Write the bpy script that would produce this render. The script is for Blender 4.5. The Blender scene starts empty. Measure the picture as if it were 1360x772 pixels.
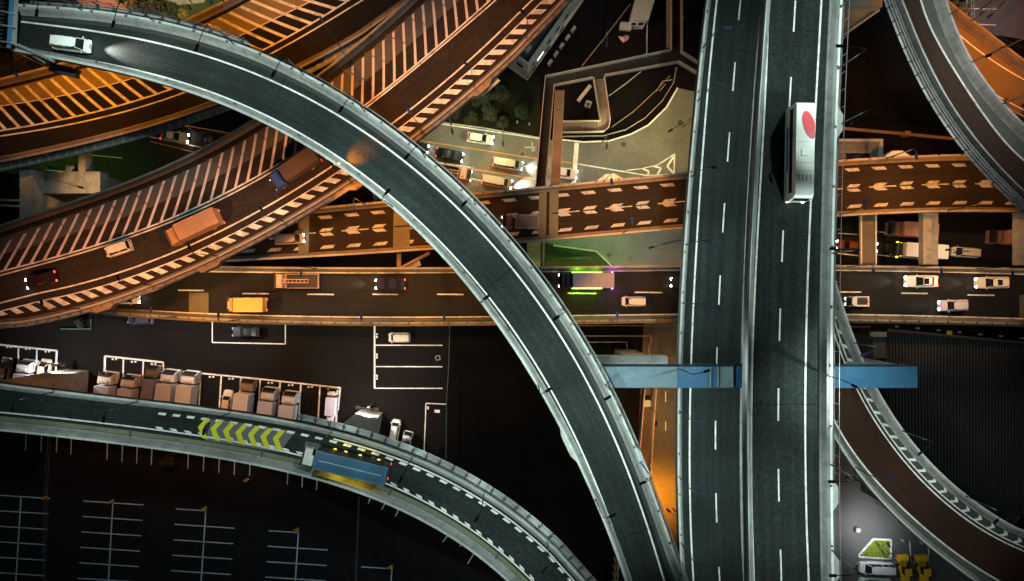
import bpy, bmesh, math, random
import numpy as np
from mathutils import Vector, Matrix
R = math.radians
rnd = random.Random(7)
sc = bpy.context.scene
COL = sc.collection

# ---------------------------------------------------------------- camera, sky, moonlight, exposure
H, F = 115.0, 907.0                 # flying height (m) and focal length in photo pixels
cam = bpy.data.cameras.new('camera'); cam.sensor_width = 36; cam.lens = F/1360*36
cam.clip_start = 1; cam.clip_end = 2000
camo = bpy.data.objects.new('camera', cam); camo.location = (0, 0, H); COL.objects.link(camo)
sc.camera = camo
w = bpy.data.worlds.new('World'); sc.world = w; w.use_nodes = True
nt = w.node_tree
sky = nt.nodes.new('ShaderNodeTexSky'); sky.sky_type = 'NISHITA'; sky.sun_disc = False
sky.sun_elevation = R(3); sky.sun_rotation = R(140)
nt.links.new(sky.outputs[0], nt.nodes['Background'].inputs[0])
nt.nodes['Background'].inputs[1].default_value = 0.040
sl = bpy.data.lights.new('moon', 'SUN'); sl.energy = 0.03; sl.angle = R(2); sl.color = (.75, .87, 1)
so = bpy.data.objects.new('moon', sl); so.rotation_euler = (R(25), R(15), 0); COL.objects.link(so)
sc.view_settings.view_transform = 'Standard'; sc.view_settings.look = 'None'
sc.view_settings.exposure = 0.0; sc.view_settings.gamma = 1; sc.view_settings.use_curve_mapping = False
COOL = (.79, 1.0, .91); SODIUM = (1, .32, .015); WARM = (1, .68, .36); WHITE = (1, .97, .92); LIME = (.95, 1, .50)

# ---------------------------------------------------------------- helpers
def P(px, py, z=0.0):
    d = (H - z)/F
    return Vector(((px-680)*d, (386-py)*d, z))

MATS = {}
def mat(name, col, rough=.7, amt=.25, scale=1.5, fine=.2, fscale=9., metal=0., streak=0., spec=.4, stain=0.):
    """principled surface: slow blotches + fine grain (+ along-road streaks from the UV in metres)"""
    if name in MATS: return MATS[name]
    m = bpy.data.materials.new(name); m.use_nodes = True; t = m.node_tree; N = t.nodes; L = t.links
    b = N['Principled BSDF']; b.inputs['Roughness'].default_value = rough
    b.inputs['Metallic'].default_value = metal; b.inputs['Specular IOR Level'].default_value = spec
    g = N.new('ShaderNodeNewGeometry')
    def noise(sc_, det=4, src=None):
        n = N.new('ShaderNodeTexNoise'); n.inputs['Scale'].default_value = sc_; n.inputs['Detail'].default_value = det
        L.new(src or g.outputs['Position'], n.inputs['Vector']); return n.outputs['Fac']
    def math_(op, a, bb, c=None):
        n = N.new('ShaderNodeMath'); n.operation = op
        for i, x in enumerate((a, bb, c)):
            if x is None: continue
            if isinstance(x, (int, float)): n.inputs[i].default_value = x
            else: L.new(x, n.inputs[i])
        return n.outputs[0]
    f = math_('MULTIPLY_ADD', math_('SUBTRACT', noise(scale*.15, 5), .5), amt*3, 1.0)
    f = math_('MULTIPLY', f, math_('MULTIPLY_ADD', math_('SUBTRACT', noise(scale*1.2, 6), .5), amt*1.6, 1.0))
    f = math_('MULTIPLY', f, math_('MULTIPLY_ADD', math_('SUBTRACT', noise(fscale, 2), .5), fine*4, 1.0))
    if streak or stain:
        u = N.new('ShaderNodeUVMap'); mp = N.new('ShaderNodeMapping'); L.new(u.outputs[0], mp.inputs[0])
        if streak:
            mp.inputs['Scale'].default_value = (1.3, .03, 1)
            f = math_('MULTIPLY', f, math_('MULTIPLY_ADD', math_('SUBTRACT', noise(1.0, 3, mp.outputs[0]), .5), streak*3, 1.0))
    if stain:
        f = math_('MULTIPLY', f, math_('MULTIPLY_ADD', math_('GREATER_THAN', noise(.9, 6), .56), -stain, 1.0))
    c = N.new('ShaderNodeVectorMath'); c.operation = 'SCALE'; c.inputs[0].default_value = col
    L.new(math_('MAXIMUM', f, .15), c.inputs['Scale']); L.new(c.outputs[0], b.inputs['Base Color'])
    MATS[name] = m; return m

def emis(name, col, strength):
    if name in MATS: return MATS[name]
    m = bpy.data.materials.new(name); m.use_nodes = True; b = m.node_tree.nodes['Principled BSDF']
    b.inputs['Base Color'].default_value = (.2, .2, .2, 1)
    b.inputs['Emission Color'].default_value = (*col, 1); b.inputs['Emission Strength'].default_value = strength
    m.cycles.emission_sampling = 'NONE'
    MATS[name] = m; return m

def paint(col, rough=.35):
    return mat('paint_%d_%d_%d' % tuple(int(c*1000) for c in col), col, rough, .05, 3, .04, 12)

ASPH = mat('asphalt_deck', (.0185, .0250, .0242), .85, .36, 1.0, .5, 4.5, streak=.5, spec=.15)
ASPHB = mat('asphalt_brown', (.0075, .0066, .006), .85, .18, 1.0, .5, 4.5, streak=.2, spec=.12)
ASPHA = mat('asphalt_arrow', (.0130, .0092, .0062), .85, .2, 1.0, .5, 4.5, streak=.25, spec=.12)
ASPH2 = mat('asphalt_wide', (.018, .0135, .011), .85, .25, 1.0, .5, 4.5, streak=.25, spec=.12)
ASPHR = mat('asphalt_red', (.036, .016, .010), .85, .18, 1.0, .3, 6, streak=.2, spec=.15)
ASPHL = mat('asphalt_low', (.0075, .0078, .0085), .8, .25, 1.2, .5, 4.5, streak=.35, spec=.2)
GROUND = mat('asphalt_ground', (.0045, .0036, .0034), .9, .25, .6, .3, 6, spec=.1)
LOT = mat('asphalt_lot', (.0075, .0062, .0053), .85, .3, .8, .55, 4.5, spec=.12)
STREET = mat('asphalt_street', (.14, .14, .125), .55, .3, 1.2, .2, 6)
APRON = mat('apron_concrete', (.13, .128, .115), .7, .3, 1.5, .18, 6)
CONC = mat('concrete', (.40, .41, .40), .75, .16, 2.2, .1, 8, stain=.12)
CONCD = mat('concrete_deck', (.23, .23, .22), .8, .25, 2.0, .15, 8, stain=.2)
CONCO = mat('dark_concrete', (.082, .072, .068), .8, .22, 2.2, .12, 8, stain=.2)  # kept dark so cool spill from the upper lamps shows less
PANEL = mat('gore_pavement', (.050, .045, .043), .7, .2, 1.6, .18, 7)
OCHRE = mat('ochre_pavement', (.135, .10, .05), .7, .15, 1.6, .15, 7)
COPE = mat('pale_coping', (.46, .47, .46), .7, .15, 3, .12, 8, stain=.15)
CONCG = mat('weathered_parapet', (.215, .222, .215), .8, .25, 2.2, .15, 8, stain=.2)
PATCH = mat('joint_concrete', (.075, .068, .045), .7, .25, 2.5, .2, 8)
LINE = mat('line_white', (.78, .78, .75), .6, .14, 5, .22, 7, stain=.22)
WORNA = mat('line_arrow', (.26, .26, .26), .7, .25, 6, .35, 8, stain=.4)
LINES_ = mat('line_muted', (.50, .49, .47), .7, .2, 5, .3, 7, stain=.32)  # white lines held darker to cut the cool spill from above
CONCDK = mat('dark_kerb', (.095, .085, .075), .8, .25, 2.5, .15, 8, stain=.2)  # darkened so the orange lamps outweigh cool spill
ASPHRR = mat('asphalt_redbrown', (.050, .032, .024), .85, .18, 1.0, .3, 6, streak=.2, spec=.15)
WORN = mat('line_worn', (.55, .54, .51), .7, .22, 7, .3, 9)
SKYTINT = mat('line_sky_tint', (.46, .60, .70), .7, .3, 4, .3, 9)  # blue night skylight on white lines is put into this colour
YELLOW = mat('line_yellow', (.62, .58, .02), .6, .12, 5, .15, 9)
ORANGEL = mat('line_orange', (.62, .26, .03), .6, .2, 5, .2, 9)
GREYP = mat('grey_surfacing', (.12, .12, .125), .7, .15, 3, .15, 8)
STEEL = mat('galvanised_steel', (.34, .36, .36), .45, .15, 4, .1, 10, metal=.4)
DARKST = mat('dark_steel', (.06, .06, .065), .5, .2, 4, .1, 10, metal=.3)
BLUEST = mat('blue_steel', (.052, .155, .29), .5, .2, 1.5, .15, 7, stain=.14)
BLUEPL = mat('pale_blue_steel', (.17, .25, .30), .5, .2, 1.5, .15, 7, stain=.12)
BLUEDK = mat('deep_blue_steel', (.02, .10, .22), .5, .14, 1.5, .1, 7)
NAVY = mat('lamp_navy', (.02, .035, .10), .4, .1, 3, .05, 9)
POLE = mat('lamp_pole', (.035, .045, .05), .5, .1, 3, .05, 9)
GLASS = mat('dark_glass', (.012, .014, .018), .08, .05, 3, .02, 9, spec=.6)
TYRE = mat('tyre_rubber', (.015, .015, .015), .85, .1, 5, .1, 9)
RUST = mat('brown_steel', (.13, .085, .05), .6, .3, 3, .2, 8)
SOIL = mat('planted_soil', (.010, .011, .006), .95, .5, 2, .5, 5, spec=.1)
GRASS = mat('grass', (.026, .036, .010), .9, .4, 3, .5, 5)
GRASSB = mat('bright_grass', (.16, .22, .02), .9, .35, 5, .5, 5)
ROOFD = mat('dark_roof', (.030, .028, .03), .6, .2, 1, .15, 5)
WALLG = mat('grey_wall', (.30, .29, .26), .8, .2, 2, .1, 7, stain=.12)
LENS = emis('lamp_lens_cool', (.85, 1, .95), 6.0)
LENSO = emis('lamp_lens_sodium', (1, .5, .15), 6.0)

class MB:
    def __init__(s):
        s.bm = bmesh.new(); s.uv = s.bm.loops.layers.uv.new('UVMap')
    def poly(s, pts):
        return s.bm.faces.new([s.bm.verts.new(p) for p in pts])
    def prism(s, pts, z0, z1):
        """plan polygon (list of xy) extruded z0..z1"""
        a = sum(pts[i][0]*pts[(i+1) % len(pts)][1]-pts[(i+1) % len(pts)][0]*pts[i][1] for i in range(len(pts)))
        if a < 0: pts = pts[::-1]
        lo = [s.bm.verts.new((p[0], p[1], z0)) for p in pts]; hi = [s.bm.verts.new((p[0], p[1], z1)) for p in pts]
        s.bm.faces.new(hi); s.bm.faces.new(lo[::-1]); n = len(pts)
        for i in range(n): s.bm.faces.new((lo[i], lo[(i+1) % n], hi[(i+1) % n], hi[i]))
        return s
    def loft(s, rings, cap=True):
        V = [[s.bm.verts.new(p) for p in r] for r in rings]; n = len(V[0])
        for a, b in zip(V, V[1:]):
            for i in range(n): s.bm.faces.new((a[i], a[(i+1) % n], b[(i+1) % n], b[i]))
        if cap: s.bm.faces.new(V[0][::-1]); s.bm.faces.new(V[-1])
        return s
    def box(s, c, size, rz=0, bev=0, taper=(1, 1)):
        t = bmesh.new(); bmesh.ops.create_cube(t, size=1)
        for v in t.verts:
            k = taper if v.co.z > 0 else (1, 1)
            v.co = Vector((v.co.x*size[0]*k[0], v.co.y*size[1]*k[1], v.co.z*size[2]))
        if bev: bmesh.ops.bevel(t, geom=list(t.edges), offset=bev, segments=2, affect='EDGES', profile=.6)
        M = Matrix.Translation(c) @ Matrix.Rotation(rz, 4, 'Z')
        mp = {v: s.bm.verts.new(M @ v.co) for v in t.verts}
        for f in t.faces: s.bm.faces.new([mp[v] for v in f.verts])
        t.free(); return s
    def tube(s, p, q, r, n=6, r2=None):
        p, q = Vector(p), Vector(q); d = (q-p)
        if d.length < 1e-5: return s
        x = d.orthogonal().normalized(); y = d.normalized().cross(x); r2 = r if r2 is None else r2
        ring = lambda c, rr: [c+(x*math.cos(2*math.pi*i/n)+y*math.sin(2*math.pi*i/n))*rr for i in range(n)]
        return s.loft([ring(p, r), ring(q, r2)])
    def strip(s, pts, wid, dz=0.0):
        """flat strip of given width along a polyline"""
        n = len(pts); A = []; B = []
        for i in range(n):
            t = (pts[min(i+1, n-1)]-pts[max(i-1, 0)]); nn = Vector((-t.y, t.x, 0)).normalized()
            A.append(s.bm.verts.new(pts[i]+nn*wid/2+Vector((0, 0, dz)))); B.append(s.bm.verts.new(pts[i]-nn*wid/2+Vector((0, 0, dz))))
        for i in range(n-1): s.bm.faces.new((B[i], B[i+1], A[i+1], A[i]))
        return s
    def wall(s, pts, wid, h, dz=0.0):
        """upright band along a polyline"""
        n = len(pts); rings = []
        for i in range(n):
            t = (pts[min(i+1, n-1)]-pts[max(i-1, 0)]); nn = Vector((-t.y, t.x, 0)).normalized()*wid/2; z = Vector((0, 0, dz)); hh = Vector((0, 0, h))
            rings.append([pts[i]+nn+z, pts[i]-nn+z, pts[i]-nn+z+hh, pts[i]+nn+z+hh])
        return s.loft(rings)
    def empty(s): return len(s.bm.faces) == 0

def part(name, mb, m, parent=None, local=False, **props):
    me = bpy.data.meshes.new(name)
    if parent is not None and not local:
        o_ = parent.location if parent.parent is None else parent.parent.location
        bmesh.ops.translate(mb.bm, verts=mb.bm.verts, vec=-Vector(o_))
    bmesh.ops.recalc_face_normals(mb.bm, faces=mb.bm.faces)
    mb.bm.to_mesh(me); mb.bm.free(); me.materials.append(m)
    o = bpy.data.objects.new(name, me); COL.objects.link(o)
    if parent is not None: o.parent = parent
    for k, v in props.items(): o[k] = v
    return o

def thing(name, label, cat, loc=(0, 0, 0), rz=0, group=None):
    o = bpy.data.objects.new(name, None); o.empty_display_size = .5; COL.objects.link(o)
    o.location = loc; o.rotation_euler = (0, 0, rz); o['label'] = label; o['category'] = cat; o['kind'] = 'thing'
    if group: o['group'] = group
    return o

def struct(name, mb, m, kind='structure'):
    o = part(name, mb, m); o['kind'] = kind; return o

def flat(name, pxs, m, dz, z=0.0):
    """ground sheet traced from the photo"""
    mb = MB(); mb.poly([P(x, y, z)+Vector((0, 0, dz)) for x, y in pxs]); return struct(name, mb, m)

def spot(loc, power, col, size=150, target=None, blend=.35, rad=.15, parent=None, flat_=True, name='lamp_light'):
    l = bpy.data.lights.new(name, 'SPOT'); l.energy = power; l.color = col; l.spot_size = R(size); l.spot_blend = blend
    l.shadow_soft_size = rad
    o = bpy.data.objects.new(name, l); COL.objects.link(o)
    if target is not None: o.rotation_euler = (Vector(target)-Vector(loc)).to_track_quat('-Z', 'Y').to_euler()
    o.location = loc
    if flat_:   # street-lantern optics: more light sideways than straight down
        l.use_nodes = True; t = l.node_tree; e = t.nodes['Emission']
        tc = t.nodes.new('ShaderNodeTexCoord'); sp = t.nodes.new('ShaderNodeSeparateXYZ'); t.links.new(tc.outputs['Normal'], sp.inputs[0])
        a = t.nodes.new('ShaderNodeMath'); a.operation = 'ABSOLUTE'; t.links.new(sp.outputs[2], a.inputs[0])
        p = t.nodes.new('ShaderNodeMath'); p.operation = 'POWER'; p.inputs[1].default_value = -2.0; t.links.new(a.outputs[0], p.inputs[0])
        mn = t.nodes.new('ShaderNodeMath'); mn.operation = 'MINIMUM'; mn.inputs[1].default_value = 4.0; t.links.new(p.outputs[0], mn.inputs[0])
        t.links.new(mn.outputs[0], e.inputs['Strength'])
    if parent is not None:
        o.parent = parent; o.matrix_parent_inverse = Matrix.Translation(-Vector(parent.location))
    return o

def fit(pts, z, deg=5, n=140, ext=(15, 15)):
    p = np.array([P(x, y, z)[:2] for x, y in pts]); d = np.r_[0, np.cumsum(np.hypot(*np.diff(p, axis=0).T))]
    t = d/d[-1]*2-1; deg = min(deg, len(pts)-1)
    cx, cy = np.polyfit(t, p[:, 0], deg), np.polyfit(t, p[:, 1], deg)
    T = np.linspace(-1, 1, n); q = np.c_[np.polyval(cx, T), np.polyval(cy, T)]
    a, b = q[0]-q[1], q[-1]-q[-2]; a /= np.hypot(*a); b /= np.hypot(*b)
    out = []
    if ext[0]: out += [q[0]+a*e for e in np.linspace(ext[0], 1, 8)]
    out += list(q)
    if ext[1]: out += [q[-1]+b*e for e in np.linspace(1, ext[1], 8)]
    return np.array(out)

def vec(arr, z): return [Vector((x, y, z)) for x, y in arr]

class Ribbon:
    """a road deck between two traced edges a and b, at height z"""
    def __init__(s, a, b, z, deg=5, ext=(15, 15)):
        s.z = z; A, B = fit(a, z, deg, 140, ext), fit(b, z, deg, 140, ext)
        s.C = (A+B)/2; t = np.gradient(s.C, axis=0); t /= np.hypot(*t.T)[:, None]
        s.T = t; s.N = np.c_[-t[:, 1], t[:, 0]]
        if ((A-s.C)*s.N).sum() < 0: s.N = -s.N
        W = np.abs(((A-s.C)*s.N).sum(1)); k = 9; s.W = np.convolve(np.pad(W, k//2, 'edge'), np.ones(k)/k, 'valid')
        s.S = np.r_[0, np.cumsum(np.hypot(*np.diff(s.C, axis=0).T))]; s.L = s.S[-1]
    def pt(s, S, v, dz=0.0):
        i = lambda a: np.interp(S, s.S, a)
        return Vector((i(s.C[:, 0])+i(s.N[:, 0])*v, i(s.C[:, 1])+i(s.N[:, 1])*v, s.z+dz))
    def w(s, S): return float(np.interp(S, s.S, s.W))
    def locate(s, xy):
        d = s.C-np.array(xy[:2]); i = int(np.argmin((d**2).sum(1)))
        dv = np.array(xy[:2])-s.C[i]
        return float(s.S[i]+dv@s.T[i]), float(dv@s.N[i])
    def v(s, i, spec):
        k, o = spec; W = s.W[i]
        return W-o if k == 'a' else -(W-o) if k == 'b' else o if k == 'c' else o*W
    def sweep(s, prof, i0=0, i1=None, step=1):
        mb = MB(); i1 = len(s.C)-1 if i1 is None else i1; rings = []
        for i in range(i0, i1+1, step):
            rings.append([Vector((*(s.C[i]+s.N[i]*s.v(i, (k, o))), s.z+dz)) for k, o, dz in prof])
        return mb.loft(rings)
    def sheet(s, e0, e1, dz, S0=None, S1=None):
        mb = MB(); rows = []
        for i in range(len(s.C)):
            if S0 is not None and s.S[i] < S0 or S1 is not None and s.S[i] > S1: continue
            va, vb = s.v(i, e0) if not callable(e0) else e0(s.S[i]), s.v(i, e1) if not callable(e1) else e1(s.S[i])
            rows.append((s.S[i], va, vb, [mb.bm.verts.new((*(s.C[i]+s.N[i]*vv), s.z+dz)) for vv in (va, vb)]))
        for r0, r1 in zip(rows, rows[1:]):
            f = mb.bm.faces.new((r0[3][0], r0[3][1], r1[3][1], r1[3][0]))
            for lp, (vv, ss) in zip(f.loops, ((r0[1], r0[0]), (r0[2], r0[0]), (r1[2], r1[0]), (r1[1], r1[0]))): lp[mb.uv].uv = (vv, ss)
        return mb
    def vline(s, pts):
        """lateral offset of a traced line, as a function of S"""
        q = [s.locate(P(x, y, s.z)) for x, y in pts]; q.sort(); a = np.array(q)
        d = min(4, len(q)-1); m, sd = a[:, 0].mean(), a[:, 0].std(); c = np.polyfit((a[:, 0]-m)/sd, a[:, 1], d)
        lo, hi = a[0, 0], a[-1, 0]
        return lambda S: float(np.polyval(c, (min(max(S, lo), hi)-m)/sd))
    def line(s, mb, v, wid, S0=0, S1=None, dz=.022):
        S1 = s.L if S1 is None else S1; n = max(2, int((S1-S0)/1.2)+1)
        mb.strip([s.pt(S, v(S) if callable(v) else v, dz) for S in np.linspace(S0, S1, n)], wid); return mb
    def quad(s, mb, c, dz=.022):
        mb.poly([s.pt(S, v, dz) for S, v in c])

JOINT = mat('joint_rubber', (.006, .006, .006), .95, .1, 5, .1, 9, spec=.05)
PAR = lambda k, wd=.42, h=1.0: [(k, 0, .02), (k, 0, h), (k, wd*.7, h), (k, wd, .3), (k, wd+.25, .12), (k, wd+.25, .02)]

def viaduct(name, label, rb, surf, par_mat=CONCG, deck_mat=CONCD, wa=.42, wb=.42, thick=2.0, group=None, h=1.0, coping=None):
    """deck, road sheet and the two parapets; returns the thing"""
    t = thing(name, label, 'overpass', rb.pt(rb.L/2, 0), 0, group)
    part('deck', rb.sweep([('a', .03, 0), ('a', .03, -.45), ('a', 1.3, -.8), ('a', 1.8, -thick), ('b', 1.8, -thick), ('b', 1.3, -.8), ('b', .03, -.45), ('b', .03, 0)]), deck_mat, t)
    part('road_surface', rb.sheet(('a', wa+.1), ('b', wb+.1), .012), surf, t)
    for k, ww in (('a', wa), ('b', wb)):
        p_ = part('parapet', rb.sweep(PAR(k, ww, h)), par_mat, t)
        cw = min(.26, ww*.55)
        part('coping', rb.sweep([(k, -.03, h-.02), (k, -.03, h+.06), (k, cw, h+.06), (k, cw, h-.02)]), coping or COPE, p_)
    return t

def railing(parent, rb, side, off, h0, h1, S0, S1, gap=2.0, wid=.9, name='catwalk'):
    """inspection catwalk carried outside the parapet: grating, posts, rails, brackets"""
    k = 1 if side == 'a' else -1
    g = MB(); n = int((S1-S0)/1.2)+2; SS = np.linspace(S0, S1, n)
    mid = [rb.pt(S, k*(rb.w(S)+off+wid/2), h0) for S in SS]; g.wall(mid, wid, .05)
    c = part(name, g, STEEL, parent)
    r = MB()
    for vv, hh in ((off+wid, h1), (off+wid, (h0+h1)/2), (off+.05, h1)):
        r.wall([rb.pt(S, k*(rb.w(S)+vv), hh) for S in SS], .06, .06)
    part('handrail', r, DARKST, c)
    b = MB()
    for S in np.arange(S0+.5, S1, gap):
        p = rb.pt(S, k*(rb.w(S)+off+wid), h0); q = rb.pt(S, k*rb.w(S), h0+.08)
        b.tube(p, p+Vector((0, 0, h1-h0)), .05, 5); b.tube(p+Vector((0, 0, .1)), q, .07, 5); b.box((p+q)/2+Vector((0, 0, .12)), (.35, .35, .2))
    part('bracket', b, DARKST, c)
    return c

def lamp(label, base, head, col=COOL, power=900, group='street lamps along the elevated roads', size=128, hgt=8.5, blend=.35, arm_r=.05, flat_=True):
    """column on the parapet, outreach arm and a flat lantern"""
    base = Vector(base); head = Vector(head)
    t = thing('street_lamp', label, 'street lamp', base, 0, group)
    d = Vector((head.x-base.x, head.y-base.y, 0)); d = d.normalized() if d.length > .05 else Vector((1, 0, 0))
    top = Vector((base.x, base.y, head.z-.5))
    part('pole', MB().tube(base, top, .09, 7, .05), POLE, t)
    a = MB(); mid = top+(head-top)*.5+Vector((0, 0, .28)); a.tube(top, mid, arm_r, 6); a.tube(mid, head, arm_r, 6)
    part('arm', a, POLE, t)
    hd = MB(); hd.box(head+d*.35, (.85, .34, .18), math.atan2(d.y, d.x), .06); hobj = part('lamp_head', hd, NAVY, t)
    ln = MB(); ln.box(head+d*.35+Vector((0, 0, -.09)), (.5, .2, .03), math.atan2(d.y, d.x)); part('lens', ln, LENSO if col in (SODIUM,) else LENS, hobj)
    spot(head+d*.4+Vector((0, 0, -.2)), power, col, size, parent=t, blend=blend, flat_=flat_)
    return t

def rlamps(rb, spec, label, col, power, z_up=8.5, reach=2.0, **kw):
    """lamps on a road: spec = [(side, lantern pixel)]"""
    for i, (side, px, py, wh) in enumerate(spec):
        S, v = rb.locate(P(px, py, rb.z+z_up)); k = 1 if side == 'a' else -1
        edge = k*rb.w(S); vv = max(edge-3.2, min(edge+.5, v)) if k > 0 else min(edge+3.2, max(edge-.5, v))
        if abs(vv-edge) < .8: vv = edge-k*.9
        lamp(label+' '+wh, rb.pt(S, edge-k*.2, 1.0), rb.pt(S, vv, z_up), col, power, **kw)
# ================================================================ GROUND AND GROUND-LEVEL SURFACES
g = MB(); g.poly([(-420, -420, -.02), (420, -420, -.02), (420, 420, -.02), (-420, 420, -.02)]); struct('ground', g, GROUND)
flat('car_park', [(-60, 600), (0, 585), (340, 620), (660, 770), (700, 900), (-60, 900)], mat('asphalt_old_lot', (.013, .013, .015), .9, .25, .6, .3, 6, spec=.1), .0)
flat('truck_yard', [(-60, 426), (120, 424), (340, 430), (596, 431), (590, 590), (560, 640), (300, 600), (-60, 560)], LOT, .0)
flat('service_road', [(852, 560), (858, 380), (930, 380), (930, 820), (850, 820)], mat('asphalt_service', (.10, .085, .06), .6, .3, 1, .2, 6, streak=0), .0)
flat('forecourt', [(1090, 560), (1300, 560), (1330, 830), (1090, 830)], mat('asphalt_forecourt', (.085, .085, .085), .65, .2, 1, .2, 7), .0)
flat('road', [(-80, 150), (120, 168), (300, 176), (430, 165), (500, 240), (300, 260), (120, 236), (-80, 225)], mat('asphalt_dim', (.026, .026, .022), .8, .25, 1, .35, 5, spec=.15), .0)
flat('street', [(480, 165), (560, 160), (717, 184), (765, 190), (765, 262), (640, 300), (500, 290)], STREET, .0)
flat('street', [(1080, 296), (1400, 318), (1400, 372), (1080, 346)], ASPHL, .0)
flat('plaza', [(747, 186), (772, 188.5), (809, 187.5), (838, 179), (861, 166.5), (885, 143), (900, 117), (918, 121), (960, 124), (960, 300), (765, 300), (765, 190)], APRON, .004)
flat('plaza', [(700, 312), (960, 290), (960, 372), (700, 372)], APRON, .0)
flat('lawn', [(540, 100), (717, 100), (717, 182), (640, 171), (560, 158)], SOIL, .0)
flat('lawn', [(-60, 196), (150, 188), (112, 214), (60, 226), (-60, 226)], GRASS, .012)
flat('lawn', [(720, 322), (790, 335), (820, 356), (720, 360)], GRASS, .012)
flat('lawn', [(-60, 76), (70, 76), (70, 100), (-60, 118)], GRASS, .0)
flat('lawn', [(150, -30), (330, -30), (300, 8), (240, 36), (160, 16)], GRASS, .0)
flat('path', [(86, -30), (150, -30), (172, 17), (110, 14)], mat('terracotta_paving', (.30, .17, .12), .8, .15, 2, .15, 6), .004)
flat('pavement', [(206, -30), (292, -30), (270, 4), (222, 8)], CONCD, .006)
flat('car_park', [(1276, -40), (1420, -40), (1420, 62), (1318, 46), (1288, 26)], mat('asphalt_pale_lot', (.10, .10, .11), .7, .2, .8, .2, 6), .0)
flat('lawn', [(1258, -30), (1284, -30), (1288, 24), (1272, 14)], GRASS, .006)

mk = MB()
def gl(x0, y0, x1, y1, wd=.18, dz=.012, mb=None):
    (mb or mk).strip([P(x0, y0), P(x1, y1)], wd, dz)
# truck yard bays
gl(-20, 456, 76, 466, .3); gl(24.6, 460, 24, 520, .25); gl(49, 464, 48, 520, .25); gl(75.5, 466, 74, 496, .35)
gl(139, 473, 217, 481.5, .3); gl(139.5, 473, 138, 520, .35); gl(164, 476, 163, 525, .25); gl(190.5, 479, 188, 532, .25); gl(217, 481.5, 216, 520, .25)
gl(217, 491, 340, 503, .25); gl(340, 503, 453, 515.3, .25)
for x, y0, y1 in ((267, 496, 542), (294, 499, 545), (320, 501.5, 550), (345.7, 504, 552), (372, 508, 556), (399.5, 511, 562), (425, 513, 566), (452, 515, 545)): gl(x, y0, x-3, y1, .25)
for x, y in ((12, 461), (37, 463.5), (63, 467), (152, 477), (177.5, 480.5), (204, 483), (281, 500.5), (307, 503), (332, 505.5), (359, 508.5), (386, 511.5), (412, 514), (439, 517)):
    for k in (-2.3, 2.3): gl(x+k-1.3, y, x+k+1.3, y+.3, .28)
struct('parking_markings', mk, LINE)
mk = MB()
gl(497.5, 433, 497.5, 516, .28); gl(497, 458.6, 587.5, 458.8); gl(497, 487, 587.5, 487.3); gl(497, 515.8, 587.5, 516)
gl(565.5, 535.8, 593, 537); gl(565.8, 536, 563, 606); gl(282, 428, 282, 455); gl(282, 455, 379, 457); gl(379, 457, 379, 430)
for y in (446, 473, 501): gl(500.5, y-3, 500.5, y-.6, .3); gl(500.5, y+.6, 500.5, y+3, .3)
gl(568.5, 540, 568.5, 544, .25); gl(577, 546, 584, 546.6, .5)
struct('bay_markings', mk, LINE)
mk = MB()
for sx, sy, ex, ey, x0, x1, n0, n in ((28, 660, 20, 790, -14, 66, 657, 7), (150, 667, 143, 790, 111, 190.5, 665.5, 7), (273.5, 676, 266, 790, 233.5, 313, 676, 6), (396.5, 706, 391, 790, 357, 437, 705, 5), (520.6, 755, 518, 790, 480, 560, 753, 2)):
    gl(sx, sy, ex, ey, .2)
    for j in range(n):
        y = n0+20.5*j; dx = -1.5*j
        if j == 0 and x0 > 200: gl(x0+dx, y, (x0+x1)/2+dx, y+2.6, .17)
        else: gl(x0+dx, y, x1+dx, y+5.2, .17)
for x, y0, y1 in ((34.5, 570, 598), (55, 570, 600.5), (75.5, 575, 601), (94.6, 575, 604), (142.5, 580, 611), (162.5, 585, 613.5), (182, 588, 615.5), (201.5, 590, 617.5), (250, 595, 623), (270.5, 600, 626), (291, 603, 628.5), (311.5, 605, 631), (332, 608, 632),
                  (382, 624, 643.5), (401.5, 628, 647), (421, 632, 651)): gl(x+.6, y0, x-.6, y1, .17)
for x0, y0, x1, y1 in ((494, 655, 489, 669), (514, 663, 507, 677), (532, 672, 525, 686), (597, 708, 588, 720), (616, 715, 611, 726), (632, 731, 621, 749)): gl(x0, y0, x1, y1, .17)
struct('stall_markings', mk, SKYTINT)
mk = MB()
gl(540, 158, 716, 184, .2); gl(745, 186, 772, 189, .2); gl(573, 214.6, 628, 223, .17); gl(690, 207+13, 714, 223.5, .2); gl(766, 190, 762, 246, .75); gl(768, 218, 858, 233, .2); gl(620, 236, 690, 250, .15)
for a, b, wd_ in (((852.7, 224), (874, 219), .16), ((874, 219), (896, 204.7), .2), ((896, 204.7), (895, 231.5), .22), ((832, 226.5), (853, 224), .14), ((858, 233), (895, 231.5), .14), ((853, 224), (862, 228), .3), ((862, 228), (860, 233), .3), ((867, 220.5), (878, 223.5), .34), ((878, 223.5), (873, 232), .34), ((895, 208), (886, 221), .36), ((886, 221), (894.5, 230), .36)):
    gl(*a, *b, wd_)
gl(1113, 310, 1145, 312, .15); gl(1112, 336.5, 1142, 340, .2); gl(1160, 338, 1225, 345, .15); gl(1165, 308, 1225, 312, .15)
gl(120, 206, 162, 210, .12); gl(186, 179, 268, 196, .16); gl(884, 520, 884, 534, .16); gl(884, 560, 884, 572, .15)
for x, y0, y1 in ((34, 202, 203),): gl(x-34, 221, x+100, 232, .14)
gl(1208, 719, 1210, 748, .16); gl(1233, 727, 1234, 748, .16)
struct('road_markings', mk, LINE)
mk = MB(); gl(552, 186, 714, 211, .17); gl(742, 214.5, 764, 217, .17); gl(573, 216, 712, 238, .17); gl(742, 243, 752, 244, .17); gl(236, 165, 310, 178, .17); gl(200, 188, 270, 205, .14)
struct('road_markings', mk, ORANGEL)
mk = MB()
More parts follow.
